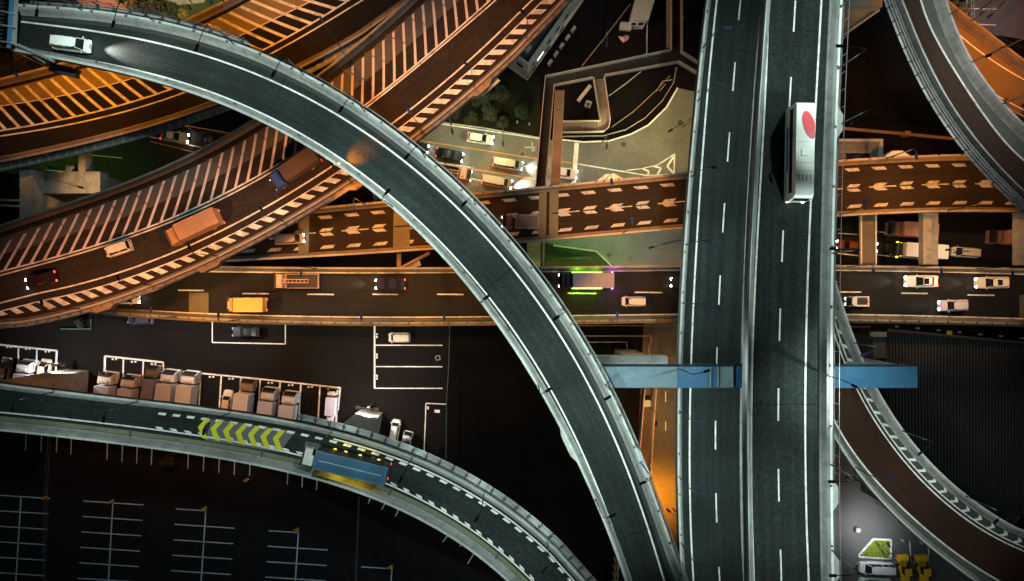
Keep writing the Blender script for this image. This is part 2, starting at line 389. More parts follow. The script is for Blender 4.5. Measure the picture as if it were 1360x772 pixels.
for x0, y0, x1, y1 in ((1286, 11.5, 1324, 12.5), (1288, 32, 1323, 33.5), (1283, -14, 1325, -12), (1284, -20, 1284, 24)): gl(x0, y0, x1, y1, .16)
struct('parking_markings', mk, LINE)
mk = MB()
for x, y, r in ((903.5, 163.5, .5), (828, 192, .42), (809, 338.5, .42), (837.5, 343, .42), (872, 650, .5), (694, 205, .3)):
    c = P(x, y, 0); mk.poly([(c.x+r*math.cos(a), c.y+r*math.sin(a), .014) for a in np.linspace(0, 2*math.pi, 17)[:-1]])
struct('manhole_covers', mk, DARKST)

# ================================================================ RIBBONS
MR = Ribbon([(27, 10), (84, 14), (145, 19.5), (215, 31), (259, 43.5), (337, 67), (379, 87.5), (418, 107.5), (470, 135.5), (508, 163.5), (545, 191), (573, 215), (599, 239.5), (633, 271), (666.5, 306), (680, 321), (708.5, 359), (732, 390), (765.5, 437), (791, 482), (815, 530), (836, 575), (846, 600), (861, 641), (882, 696), (898, 740), (907, 771)],
            [(26, 70), (65, 79.5), (124, 91), (181, 103.5), (233, 117.5), (280, 135), (337, 157.5), (379, 178), (415, 199), (444, 217), (475, 240), (506, 266), (521, 280), (563, 315), (589, 342), (615, 369), (628, 384), (656, 424), (680, 460), (706, 503), (727, 541), (746, 575), (758, 592), (776, 630), (791, 665), (810, 717), (830, 771.5)], 28, 6, ext=(0, 25))
LC = Ribbon([(936.5, 0), (924, 117), (914.5, 215), (905, 340), (901, 430), (898.5, 520), (897.5, 600), (898.5, 680), (903, 771)],
            [(1018, 0), (1008, 117), (1001, 215), (995, 340), (992, 430), (989.5, 520), (989, 600), (990, 680), (994, 771)], 20, 4)
RC = Ribbon([(1012, 0), (1004, 117), (998.7, 199), (992.8, 300), (988.5, 389), (987.6, 480), (987.2, 572), (987.3, 676), (989.7, 771)],
            [(1114, 0), (1109, 104), (1105.5, 199), (1102.5, 300), (1101, 389), (1100.4, 480), (1100.2, 572), (1100.7, 676), (1102.5, 771)], 29, 4)
BL = Ribbon([(0, 507.5), (103.6, 520.5), (207, 532), (311, 544.5), (392, 559.5), (436, 569), (495.5, 583.5), (547, 601), (599, 626.5), (651, 656), (680, 675.5), (719, 706), (752.6, 738), (776, 764)],
            [(-6, 569), (50, 575), (103.6, 580.5), (170, 588.5), (233, 597.5), (340, 616), (402, 629), (464, 647), (516, 666.5), (573, 694), (625, 727), (671.7, 765)], 21, 5)
O1 = Ribbon([(-10, 111), (52, 96), (110, 79), (180, 57), (241, 33.5), (285, 13), (320, -5), (352, -24)],
            [(0, 219), (78, 203), (155, 184), (233, 161), (298, 138), (400, 96), (469.6, 56), (534, 14), (560, -2)], 16.4, 4, ext=(15, 12))
O2 = Ribbon([(0, 304), (52, 285), (104, 268), (181, 240), (233, 218), (290, 190), (340, 161), (418, 106), (464, 72), (506, 36.5), (547, 0)],
            [(0, 435.5), (62, 423), (130, 408), (197, 383.5), (259, 358), (298, 340), (340, 319), (392, 290), (444, 259), (477, 239), (542, 191), (586, 156.5), (625, 125), (659, 97), (680, 77.5), (742, 15)], 17, 5)
LR = Ribbon([(120, 351), (272, 354), (340, 354.5), (527, 356), (724, 354.5), (904, 352.8), (1103, 353), (1240, 354.5), (1360, 357.5)],
            [(100, 412), (160, 416), (240, 422.5), (340, 427.5), (500, 429.5), (657, 429), (754, 427.5), (900, 426), (1118, 425.5), (1240, 428), (1360, 431)], 11, 5)
AR = Ribbon([(300, 289), (425, 276.5), (506, 268), (628, 258.5), (680, 254), (729, 249), (810, 239.8), (911, 230), (1108, 214.5), (1282, 207.5), (1360, 206)],
            [(280, 350), (340, 345.5), (477, 338), (573, 331), (680, 326.5), (721.5, 322), (810, 312), (905, 302.5), (1105, 288.5), (1243, 284), (1360, 282.5)], 12, 4)
RR = Ribbon([(1191, 0), (1204, 34), (1217, 67), (1243, 119), (1279, 173), (1302, 203), (1330, 233), (1365, 268)],
            [(1250.6, 0), (1269, 52), (1289.5, 90), (1315, 126), (1340, 153), (1370, 183)], 19, 4, ext=(15, 18))
RO = Ribbon([(1196, -22), (1215, 18), (1240, 62), (1270, 103), (1307.6, 133), (1336, 150), (1372, 167)],
            [(1226, -32), (1250, 0), (1292, 32), (1318, 55), (1340, 72), (1372, 94)], 9, 4, ext=(15, 15))
RB = Ribbon([(1035, 370), (1058, 465), (1078, 528), (1100, 574), (1118.5, 603), (1149.6, 643), (1186, 684), (1227, 722.5), (1274, 758.6), (1292, 771.5)],
            [(1098, 345), (1108, 383), (1123.6, 426), (1144, 482), (1165, 526), (1188.5, 560), (1203, 580), (1232.5, 613), (1268.8, 648), (1313, 681), (1360, 707)], 15.5, 4, ext=(8, 18))

# ================================================================ THE CURVED MAIN RAMP
t = MRt = viaduct('elevated_ramp', 'long sweeping grey curved ramp crossing over the orange roads from upper left to bottom centre', MR, ASPH, wa=.8, wb=.65, thick=2.2)
v1 = MR.vline([(25, 30), (98, 36), (181, 50.5), (259, 70), (337, 97), (392, 124), (444, 154), (516, 198), (547, 221), (589, 257), (630, 296), (680, 356), (698, 380), (729, 423), (758, 469), (786, 521), (815, 579), (833, 626), (851, 673), (869, 727), (882, 771)])
v2 = MR.vline([(26, 67), (104, 76), (181, 92), (259, 118), (340, 149), (392, 171), (436, 198), (464, 218.5), (521, 265), (573, 312), (615, 353), (646, 389.5), (680, 434), (706, 473), (732, 520), (763, 579.5), (781, 621), (802, 670), (820, 720), (838, 771)])
part('edge_line', MR.line(MB(), v1, .22), LINE, t); part('edge_line', MR.line(MB(), v2, .2), LINE, t)
part('gutter', MR.sheet(('a', 1.1), ('a', 1.55), .018), mat('gutter_grime', (.03, .033, .033), .8, .2, 2, .2, 7), t)
def beads(rb, side, gap, parent, S0=0, S1=None, off=.2, z=1.0):
    b = MB(); k = 1 if side == 'a' else -1
    for S in np.arange(S0+1, S1 or rb.L, gap):
        b.box(rb.pt(S, k*(rb.w(S)-off), z+.1), (.22, .22, .2))
    part('reflector', b, DARKST, parent, kind='stuff')
def seams(rb, gap, parent, S0=2, S1=None):
    """expansion joints across the deck"""
    b = MB(); S1 = S1 or rb.L
    for S in np.arange(S0, S1, gap):
        w_ = rb.w(S)-.7; b.strip([rb.pt(S, -w_, .03), rb.pt(S, w_, .03)], .22)
    part('expansion_joint', b, DARKST, parent)
beads(MR, 'a', 4.2, t); beads(MR, 'b', 9.5, t, off=.75, z=.25)
# parapet widenings for signs and lamps
wd = MB()
for px, py, k in ((756, 588, -1), (852, 612, 1)):
    S, _ = MR.locate(P(px, py, 28)); w_ = MR.w(S)
    part('parapet_bay', MB().prism([MR.pt(S-2.6, k*(w_-.05))[:2], MR.pt(S-1.4, k*(w_+.4))[:2], MR.pt(S+1.4, k*(w_+.4))[:2], MR.pt(S+2.6, k*(w_-.05))[:2]], 27.4, 28.96), CONC, t)
Sa, _ = MR.locate(P(330, 62, 28)); railing(t, MR, 'a', .02, .15, 1.5, 1, Sa, 2.0, .85)
cb = MB()
for off, r_ in ((.25, .09), (.5, .07)): cb.wall([MR.pt(S, MR.w(S)+off, -.35) for S in np.linspace(0, MR.L, 120)], r_*2, r_*2)
part('cable_duct', cb, STEEL, t)

# steel head frame where the ramp enters on the left
gt = thing('portal_gantry', 'blue steel cross frame with dark louvres at the upper left end of the curved ramp', 'gantry', P(12, 30, 28))
part('post', MB().loft([[P(x, y, z) for x, y in ((19.5, -12), (25, -12), (22, 62), (15, 58))] for z in (27, 30.2)]), STEEL, gt)
part('crossbeam', MB().loft([[P(x, y, z) for x, y in ((13, -12), (19, -12), (14.5, 64), (8.5, 64))] for z in (27.4, 30.6)]), BLUEST, gt)
lv = MB()
for k in range(14): lv.box(P(1-k*.15, -6+k*5.2, 29.4), (3.0, .18, .5), R(-6))
part('louvre', lv, DARKST, gt)
pb = MB().loft([[P(x, y, z) for x, y in ((-40, -12), (12, -12), (8, 64), (-40, 64))] for z in (26.8, 28.4)]); part('deck', pb, ROOFD, gt)
br = MB()
for y in (18, 36, 58): br.tube(P(-2, y-4, 30.9), P(22, y+1, 30.7), .09, 6)
part('brace', br, STEEL, gt); part('tube', MB().tube(P(24, 60, 29.2), P(72, 82, 29), .22, 8), STEEL, gt); part('tube', MB().tube(P(20, 60, 28.7), P(60, 84, 28.6), .12, 8), STEEL, gt)
bx = thing('drain_box', 'dark steel drain box hanging under the ramp edge beside the orange hatched road', 'drain box', P(88, 95, 26))
part('housing', MB().box(P(86, 94, 26.4), (3.6, 1.1, .9), R(-14), .05), DARKST, bx)
part('pipe', MB().tube(P(104, 100, 26.3), P(98, 92, 21), .22, 8).tube(P(104, 100, 26.3), P(70, 90, 26.3), .14, 8), STEEL, bx)

# ================================================================ TWIN EXPRESSWAY
t = LCt = viaduct('expressway', 'straight grey two lane carriageway with black lamp arms running under the blue beam', LC, ASPH, wa=.55, wb=.45, thick=2.0)
for pts, wd_ in (([(952, 0), (939, 130), (934, 196), (927.5, 288), (921.5, 385), (918, 484), (916, 576), (916, 650), (918, 714), (921, 771)], .24), ([(1012, 0), (1003, 117), (996.5, 215), (990.5, 340), (986.5, 430), (983.5, 540), (983.3, 600), (985, 700), (988, 771)], .2)):
    part('edge_line', LC.line(MB(), LC.vline(pts), wd_), LINE, t)
vd = LC.vline([(982, 14), (975, 102), (967.2, 195), (961, 290), (956, 385), (952.5, 450), (950, 578), (951.5, 675), (955.2, 762)])
d = MB()
for y0, y1, x in ((-66, -36, 985), (-14, 27, 982), (83, 121, 975), (176, 214.6, 967), (270, 309, 961), (366, 405, 955.5), (461.6, 500, 952), (559, 597, 950), (655, 694, 951.5), (753, 792, 955)):
    LC.line(d, vd, .2, *sorted((LC.locate(P(x, y0, 20))[0], LC.locate(P(x, y1, 20))[0])))
part('lane_dash', d, LINE, t); beads(LC, 'a', 5.5, t)
t = RCt = viaduct('expressway', 'highest grey carriageway with the white coach, resting on the blue beam', RC, ASPH, wa=.8, wb=.95, thick=2.0, coping=mat('brightened_coping', (.72, .74, .75), .6, .1, 3, .1, 8, stain=.1))  # coping lightened to stand in for lamplight that misses the median
for pts, wd_ in (([(1020.5, 0), (1013, 199), (1011, 215), (1002.5, 385), (998, 560), (997.3, 600), (999, 701), (1001.5, 771)], .22), ([(1091, 0), (1083.5, 136), (1077, 265), (1072.5, 385), (1069.8, 484), (1069.2, 576), (1071, 676), (1074, 771)], .24)):
    part('edge_line', RC.line(MB(), RC.vline(pts), wd_), LINE, t)
vd = RC.vline([(1055, 22), (1050, 122), (1043.5, 223), (1039.4, 327), (1036, 431), (1033.4, 537), (1034.1, 645), (1037.3, 750)])
d = MB()
for y0, y1 in ((-100, -60), (0, 41.5), (102, 142), (203, 244), (306, 348), (410, 453), (516, 559), (623, 666), (730, 773)):
    LC_ = [RC.locate(P(1040, y, 29))[0] for y in (y0, y1)]; RC.line(d, vd, .2, *sorted(LC_))
part('lane_dash', d, LINE, t); beads(RC, 'b', 7.5, t)
part('median_rail', RC.sweep([('a', .12, 1.0), ('a', .12, 1.25), ('a', .24, 1.25), ('a', .24, 1.0)]), mat('rail_grey', (.42, .46, .52), .4, .1, 3, .05, 8, metal=.5), t)
part('service_duct', RC.sweep([('b', -.75, -.2), ('b', -.75, .12), ('b', -.05, .12), ('b', -.05, -.2)], 8), mat('duct_cover', (.12, .12, .12), .7, .2, 2, .1, 8), t)
wr = MB()
for S in np.arange(2, RC.L, 2.2):
    p = RC.pt(S, -(RC.w(S)+.78), -.2); wr.tube(p, p+Vector((0, 0, 1.5)), .04, 5)
wr.wall([RC.pt(S, -(RC.w(S)+.78), 1.25) for S in np.linspace(2, RC.L-2, 80)], .05, .05); part('handrail', wr, STEEL, t)
for rb, t_, gp in ((LC, LCt, (22, 58)), (RC, RCt, (30, 66)), (MR, MRt, (34, 71, 108))):
    for S in gp:
        w_ = rb.w(S)-1.2; part('expansion_joint', MB().strip([rb.pt(S, -w_, .03), rb.pt(S, w_, .03)], .06), JOINT, t_)
wd = MB()
for py in (165, 655, 752):
    S, _ = RC.locate(P(1100, py, 29)); w_ = RC.w(S)
    part('parapet_bay', MB().prism([RC.pt(S-2.2, -(w_-.05))[:2], RC.pt(S-1.0, -(w_+.75))[:2], RC.pt(S+1.0, -(w_+.75))[:2], RC.pt(S+2.2, -(w_-.05))[:2]], 28.6, 29.97), CONC, t)

# ---------------------------------------------------------------- blue portal beam
def pxbox(mb, x0, x1, y0, y1, z0, z1):
    a, b = P(x0, y0, z1), P(x1, y1, z1); mb.prism([(a.x, b.y), (b.x, b.y), (b.x, a.y), (a.x, a.y)], z0, z1); return mb
pt_ = thing('portal_pier', 'blue steel portal beam bridging the lower carriageway and carrying the upper one', 'bridge pier', P(1000, 500, 0))
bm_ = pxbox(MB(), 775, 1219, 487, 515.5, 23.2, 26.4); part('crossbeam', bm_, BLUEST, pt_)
for x0, x1, m_ in ((800, 899.5, BLUEPL), (899.8, 943, BLUEST), (946.5, 952.5, BLUEST), (956.5, 971.5, BLUEPL), (975.5, 1000, BLUEDK), (1085, 1218.6, BLUEST)):  # pale left plate: grey-white lamp spill is put into the colour
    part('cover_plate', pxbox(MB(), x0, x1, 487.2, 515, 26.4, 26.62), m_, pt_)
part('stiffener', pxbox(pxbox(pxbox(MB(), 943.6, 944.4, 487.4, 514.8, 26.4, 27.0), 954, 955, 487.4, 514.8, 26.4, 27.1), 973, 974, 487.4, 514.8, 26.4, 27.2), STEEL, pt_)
for x0, x1 in ((1160, 1214), (775, 800)):
    a = MB(); pxbox(a, x0, x1, 488, 514, 0, 23.2); part('column', a, CONC, pt_)
part('bearing_beam', pxbox(MB(), 770, 887, 473.5, 485.5, 17.5, 19.8), CONC, pt_)
a = MB(); pxbox(a, 840, 872, 478, 488, 0, 17.5); part('column', a, CONC, pt_)
part('bolt_row', (lambda m: [m.box(P(x, 489, 26.7), (.12, .12, .1)) for x in range(805, 940, 9)] and m)(MB()), STEEL, pt_, kind='stuff')

# ================================================================ LOWER LEFT RAMP
t = BLt = viaduct('elevated_ramp', 'grey ramp at lower left with yellow chevrons and the blue lorry', BL, ASPH, wa=.7, wb=.85, thick=2.2)
vl = BL.vline([(-5, 547), (67, 555), (133, 562), (200, 569.5), (267, 578), (340, 592), (392, 604.5), (450, 620), (511, 640.6), (557.6, 662.7), (599, 686), (640.6, 714.5), (680, 746)])
part('edge_line', BL.line(MB(), vl, .2), LINE, t)
vu = lambda S: BL.w(S)-1.35
Sx = BL.locate(P(445, 575, 21))[0]
part('edge_line', BL.line(MB(), vu, .2, Sx), LINE, t)
S0 = BL.locate(P(212, 543, 21))[0]; tk = MB(); tk2 = MB()
for k in range(60):
    S = S0+k*1.97
    if S > BL.L-1: break
    u = vu(S)-.2; BL.quad(tk, [(S, u), (S+1.05, u), (S+.85, u-.34), (S-.15, u-.34)], .024)
S0 = BL.locate(P(206, 571, 21))[0]
for k in range(60):
    S = S0+k*1.97
    if S > BL.L-1: break
    u = vl(S)+.1; BL.quad(tk2, [(S+.35, u+.02), (S+1.2, u+.02), (S+.85, u+.34), (S-.05, u+.34)], .024)
part('edge_ticks', tk, LINE, t); part('edge_ticks', tk2, LINE, t)
ch = MB()
def pz(pts, z, dz): return [P(x, y, z)+Vector((0, 0, dz)) for x, y in pts]
for k in range(7):
    dx, dy = 16.55*k, 2.5*k
    ch.poly(pz([(273+dx, 556+dy), (280+dx, 557.4+dy), (270.5+dx, 568.2+dy), (263+dx, 567+dy)], 21, .026))
    ch.poly(pz([(263+dx, 567+dy), (270.5+dx, 568.2+dy), (276+dx, 583.5+dy), (268.5+dx, 582+dy)], 21, .026))
part('chevron', ch, YELLOW, t)
gy = MB(); gy.poly(pz([(281, 556), (392, 573), (372, 601), (273, 585)], 21, .019)); part('grey_panel', gy, GREYP, t)
St = BL.locate(P(395, 560, 21))[0]; railing(t, BL, 'a', .02, .1, 1.6, St, BL.L-1, 1.9, 1.0)
part('verge', BL.sheet(('b', 1.15), ('b', 1.75), .02), mat('mossy_verge', (.16, .17, .11), .85, .25, 3, .2, 7), t)
jt = MB()
for px, py in ((172, 590), (346, 616), (516, 660), (656, 744)):
    S = BL.locate(P(px, py, 21))[0]; part('drain', MB().strip([BL.pt(S, -BL.w(S)+.5, .33), BL.pt(S, -BL.w(S)+1.9, .03)], .25), DARKST, t)
for x0, x1, y0, y1, lab in ((88, 118, 490, 520, 'a'), (479, 508, 545.5, 576, 'b')):
    p = [P(x0, y0), P(x1, y0+2), P(x1-2, y1), P(x0-2, y1-2)] if lab == 'a' else [P(480, 543), P(508.5, 548), P(503, 580), P(474, 575)]
    m = MB(); m.prism([q[:2] for q in p], 0, 18.9); part('pier', m, CONCD, t)

# ================================================================ ORANGE ROADS
t = O1t = viaduct('elevated_road', 'upper left sodium lit road with ochre hatched gore passing beneath the curved ramp', O1, ASPHB, CONCO, coping=mat('dark_coping', (.20, .175, .155), .75, .2, 3, .12, 8, stain=.2), wa=.5, wb=.9, thick=1.8)  # coping darkened on the orange decks to limit cool spill
h1 = O1.vline([(0, 173.6), (65, 163), (129.6, 148), (181, 133), (228, 119), (345, 69), (418, 28.5), (464, 0)])
h2 = O1.vline([(0, 181), (78, 168), (155, 151.6), (243, 123.5), (353, 75), (418, 39), (482, 0)])
hm = O1.vline([(0, 141), (60, 132), (120, 119), (176, 104), (313, 52), (340, 36), (418, 0)])
part('gore_pavement', O1.sheet(('a', 1.2), hm, .016), OCHRE, t)
part('edge_line', O1.line(MB(), h1, .22), LINES_, t); part('edge_line', O1.line(MB(), h2, .2), LINES_, t); part('edge_line', O1.line(MB(), hm, .12), WORN, t)
def hatch(rb, v_lo, margin, angf, pitch, wid, side=1, S0=0, S1=None):
    m = MB(); S = S0; S1 = S1 or rb.L
    while S < S1:
        ang = angf(S) if callable(angf) else angf; c = 1/math.tan(R(ang))
        lo = v_lo(S) if callable(v_lo) else v_lo; hi = side*(rb.w(S)-margin); L_ = (hi-lo)*side
        if L_ > .5:
            ww = wid/math.sin(R(ang)); n = 6; q = []
            a0, a1 = [], []
            for j in range(n+1):
                f = j/n; s_ = S+c*L_*f; vv = lo+(hi-lo)*f; a0.append(rb.pt(s_-ww/2, vv, .028)); a1.append(rb.pt(s_+ww/2, vv, .028))
            for j in range(n): m.poly([a0[j], a0[j+1], a1[j+1], a1[j]])
        S += pitch
    return m
part('hatch_stripe', hatch(O1, h1, 1.5, lambda S: 118+16*S/O1.L, 2.02, .42, 1, -4), LINES_, t)
sh = O1.sweep([('b', -.9, -.3), ('b', -.9, .05), ('b', 0, .05), ('b', 0, -.3)]); part('walkway', sh, CONCD, t)
st_ = MB()
for S in np.arange(1, O1.L, 1.35): st_.box(O1.pt(S, -(O1.w(S)+.4), .1), (.12, .9, .12), math.atan2((O1.pt(S+.1, 0)-O1.pt(S, 0)).y, (O1.pt(S+.1, 0)-O1.pt(S, 0)).x))
part('walkway_rib', st_, CONC, t, kind='stuff')

t = O2t = viaduct('elevated_road', 'widest sodium lit road with long pink hatching and a ladder stripe margin', O2, ASPH2, CONCO, coping=mat('dark_coping', (.20, .175, .155), .75, .2, 3, .12, 8, stain=.2), wa=.5, wb=.5, thick=1.8)
h1 = O2.vline([(0, 361), (52, 348), (103.6, 332.5), (160, 315), (220, 294.5), (288, 262.5), (340, 233.5), (410, 195), (480, 142.5), (532, 102), (599, 48), (651, 0)])
h2 = O2.vline([(0, 366), (52, 352.5), (103.6, 336.5), (160, 319.5), (220, 299), (288, 267.5), (340, 238.5), (410, 200), (480, 147), (532, 106), (599, 52.5), (654, 4)])
r1 = O2.vline([(52, 390), (129.6, 369), (207, 345.5), (259, 325), (340, 281), (392, 252), (444, 220), (516, 167), (573, 123), (625, 80), (680, 26)])
part('edge_line', O2.line(MB(), h1, .22), LINES_, t); part('edge_line', O2.line(MB(), h2, .2), LINES_, t); part('edge_line', O2.line(MB(), r1, .22), LINES_, t)
part('gore_pavement', O2.sheet(('a', 1.5), lambda S: h1(S)+.38*(O2.w(S)-h1(S)), .016), PANEL, t)
sm = hatch(O2, lambda S: h1(S)+.36*(O2.w(S)-h1(S)), 1.3, 118, 4.1, .16, 1, 2); part('gore_joint', sm, DARKST, t)
part('hatch_stripe', hatch(O2, h1, 1.6, lambda S: 44+10*S/O2.L, 1.97, .36, 1, -2), mat('line_gore', (.42, .37, .38), .7, .18, 5, .2, 9), t)
rl = lambda S: r1(S)-1.15
part('ladder_rail', O2.line(MB(), rl, .15), LINES_, t)
lm = MB(); c = 1/math.tan(R(45))
for S in np.arange(-3, O2.L-2, 2.06):
    a = rl(S); wd_ = min(1.55, O2.w(S)+a-1.25)
    if wd_ < .4: continue
    lm.poly([O2.pt(S-.5, a, .028), O2.pt(S+.5, a, .028), O2.pt(S+.5+wd_, a-wd_, .028), O2.pt(S-.5+wd_, a-wd_, .028)])
part('ladder_bar', lm, LINES_, t)
sh = O2.sweep([('b', -.55, -.3), ('b', -.55, .7), ('b', -.02, .7), ('b', -.02, -.3)]); part('noise_barrier', sh, mat('weathered_steel', (.10, .09, .09), .7, .3, 4, .2, 8), t)
beads(O2, 'b', 1.5, t, off=-.3, z=.7)
bk = MB()
for px, py in ((637, 115), (280, 352), (138, 404), (478, 243)):
    S = O2.locate(P(px, py, 17))[0]; w_ = O2.w(S)
    part('parapet_bay', MB().prism([O2.pt(S-2.5, -w_)[:2], O2.pt(S-1, -(w_+1.0))[:2], O2.pt(S+1, -(w_+1.0))[:2], O2.pt(S+2.5, -w_)[:2]], 16.4, 17.72), RUST, t)
sg = thing('sign_back', 'pale blank back of a traffic sign on the barrier of the hatched orange road', 'road sign', P(648, 112, 16))
part('sign_face', MB().box(P(648, 113, 16.6), (3.4, 1.5, .12), R(42), .03), STEEL, sg); part('bracket', MB().tube(P(640, 112, 16.5), P(648, 113, 16.5), .08), DARKST, sg)
# concrete frame pier under the orange roads
pr = thing('frame_pier', 'concrete frame pier with orange lit column face on the grass at left', 'bridge pier', P(60, 260, 0))
part('beam', pxbox(MB(), 26, 43, 225, 292, 13.2, 15.6), CONCD, pr)
part('column', MB().prism([P(26, 228, 15)[:2], P(43, 228, 15)[:2], P(43, 288, 15)[:2], P(26, 288, 15)[:2]], 0, 13.2), CONCD, pr)
part('beam', pxbox(MB(), 43.2, 133, 228, 257, 10.6, 12.6), CONCD, pr)
part('strut', pxbox(MB(), 104, 113, 200, 228, 10.8, 12.7), CONCD, pr); part('strut', pxbox(MB(), 87, 95, 220, 228, 10.8, 12.5), CONCD, pr)
part('column', MB().prism([P(100, 232, 11)[:2], P(131, 232, 11)[:2], P(131, 254, 11)[:2], P(100, 254, 11)[:2]], 0, 10.6), CONCD, pr)

# ================================================================ LOW EAST-WEST ROAD
t = LRt = viaduct('low_viaduct', 'lowest east west viaduct with two lanes of westbound traffic', LR, ASPHL, CONCDK, coping=mat('dark_coping', (.20, .175, .155), .75, .2, 3, .12, 8, stain=.2), wa=.45, wb=.5, thick=1.6)
for pts in ([(200, 360), (340, 361.5), (604, 362.5), (724, 360.5), (904, 359), (1104, 359), (1240, 361), (1360, 364.5)], [(130, 409), (298, 418), (340, 419), (500, 421), (651, 421), (754, 419.2), (900, 418.3), (1118, 417.5), (1240, 420), (1354, 423.5)]):
    part('edge_line', LR.line(MB(), LR.vline(pts), .2), LINES_, t)
d = MB(); d2 = MB()
for x0, x1, y in ((236.6, 271, 385.7), (322, 357, 390), (408, 443.6, 391), (494.7, 528.7, 391), (580.5, 615.7, 391), (668, 703, 390.5), (754, 792, 389.6), (843, 879.5, 388.4), (932, 968, 388), (1020, 1056, 387.8), (1108, 1144, 387.8), (1196.7, 1232.5, 389.6), (1285, 1320.6, 392)):
    d.strip([P(x0, y, 11), P(x1, y+.3, 11)], .2, .022)
part('lane_dash', d, LINES_, t)
pp = MB()
for x0, x1, y0, y1 in ((251, 277, 389, 417), (705, 718, 358, 380), (1354, 1378, 392, 426), (1105, 1112, 390, 417)):
    pp = MB(); pp.poly(pz([(x0, y0), (x1, y0), (x1, y1), (x0, y1)], 11, .017)); part('joint_concrete', pp, PATCH, t)
beads(LR, 'b', 2.2, t, off=.1); 
sh = LR.sweep([('b', -.35, -.4), ('b', -.35, .55), ('b', -.02, .55), ('b', -.02, -.4)]); part('kerb_beam', sh, mat('amberlit_concrete', (.17, .125, .065), .8, .2, 3, .15, 8), t)  # amber lamplight on the kerb is put into the concrete colour
for x in (262, 420, 717, 1120, 1365):
    c = P(x, 391, 11); part('pier', MB().prism([(c.x-1.1, c.y-2.2), (c.x+1.1, c.y-2.2), (c.x+1.1, c.y+2.2), (c.x-1.1, c.y+2.2)], 0, 9.4), CONCD, t)

t = ARt = viaduct('arrow_viaduct', 'brown lit viaduct with fishtail arrow markings along its middle and edges', AR, ASPHA, CONCDK, coping=mat('dark_coping', (.20, .175, .155), .75, .2, 3, .12, 8, stain=.2), wa=.5, wb=.5, thick=1.6)
am = MB(); al = MB()
Sc = AR.locate(P(702, 289, 12))[0]
sgn = 1 if AR.pt(Sc+1, 0).x > AR.pt(Sc, 0).x else -1
s_a = 1 if AR.pt(Sc, 1).y > AR.pt(Sc, 0).y else -1     # +v is the upper side?
k0 = -40
for k in range(-24, 34):
    S = AR.locate(P(774, 281, 12))[0]+sgn*k*3.99
    if S < 1 or S > AR.L-4 : continue
    for sd in (1, -1):
        q = lambda ds, v: (S+sgn*ds, s_a*sd*v)
        AR.quad(am, [q(0, .10), q(1.7, .10), q(2.25, .56), q(.55, .56)])
        w_ = AR.w(S)-1.2; AR.quad(am, [q(-.1, w_), q(1.9, w_), q(2.25, w_-.48), q(.5, w_-.48)])
    if k % 2 == 0:
        al.strip([AR.pt(S+4.0*sgn-.6*sgn, 0, .03), AR.pt(S+4.0*sgn+3.5*sgn, 0, .03)], .17)
part('arrow_marking', am, WORNA, t); part('centre_dash', al, WORNA, t)
pp = MB()
for x0, x1, y0, y1 in ((397, 411, 281, 340), (523, 545, 272, 331), (716, 726, 254, 320), (730, 742, 253, 318)):
    pp = MB(); pp.poly(pz([(x0, y0), (x1, y0), (x1-1, y1), (x0-1, y1)], 12, .030)); part('joint_concrete', pp, PATCH, t)
beads(AR, 'a', 3.4, t, off=.1)
for x, y, l in ((405, 312, 0), (534, 302, 0), (728, 287, 0), (1180, 249, 0), (1242, 247, 0)):
    m = MB(); c = P(x, y, 12); m.prism([(c.x-.9, c.y-2.4), (c.x+.9, c.y-2.4), (c.x+.9, c.y+2.4), (c.x-.9, c.y+2.4)], 0, 10.4); part('pier', m, CONCD, t)
bk = MB()
for px, py in ((809, 239), (1187, 211)):
    S = AR.locate(P(px, py, 12))[0]; w_ = AR.w(S); kk = s_a
    part('parapet_bay', MB().prism([AR.pt(S-2, kk*w_)[:2], AR.pt(S-.7, kk*(w_+.9))[:2], AR.pt(S+.7, kk*(w_+.9))[:2], AR.pt(S+2, kk*w_)[:2]], 11.5, 12.97), CONC, t)
# cross members between the two low viaducts
cf = thing('cross_bracing', 'brown steel ties linking the arrow viaduct to the low viaduct by the curved ramp', 'steel frame', P(720, 340, 11))
part('tie', MB().tube(P(721, 322, 11.9), P(720, 356, 11.4), .28, 8).tube(P(721, 356, 11.4), P(729, 350, 11.4), .22, 8), RUST, cf)
part('tie', MB().box(P(530, 346.5, 11.4), (.6, 2.4, .6)), RUST, cf)
part('tie', MB().tube(P(533, 356, 11.5), P(570, 336, 12), .25, 8), RUST, cf)
part('walkway', MB().box(P(549, 352, 11.2), (2.2, .9, .12), R(20)), STEEL, cf)
for x0, x1, zz, lab in ((1145, 1163, 9.2, 'dark steel cross girder with pale flanges under the right end of the arrow viaduct'), (1226, 1246, 9.4, 'weathered concrete cross girder beside the lorry with amber lights'), (1352, 1376, 9.3, 'brown concrete cross girder at the right picture edge')):
    gd = thing('cross_girder', lab, 'girder', P((x0+x1)/2, 320, 0), 0, 'girders spanning between the viaducts')
    part('beam', pxbox(MB(), x0, x1, 270, 352, zz-1.2, zz), DARKST if x0 == 1145 else CONCD, gd)
    if x0 == 1145: part('flange', pxbox(MB(), x0-1.5, x0, 270, 352, zz-.2, zz+.25), CONC, gd); part('flange', pxbox(MB(), x1, x1+1.5, 270, 352, zz-.2, zz+.25), CONC, gd)

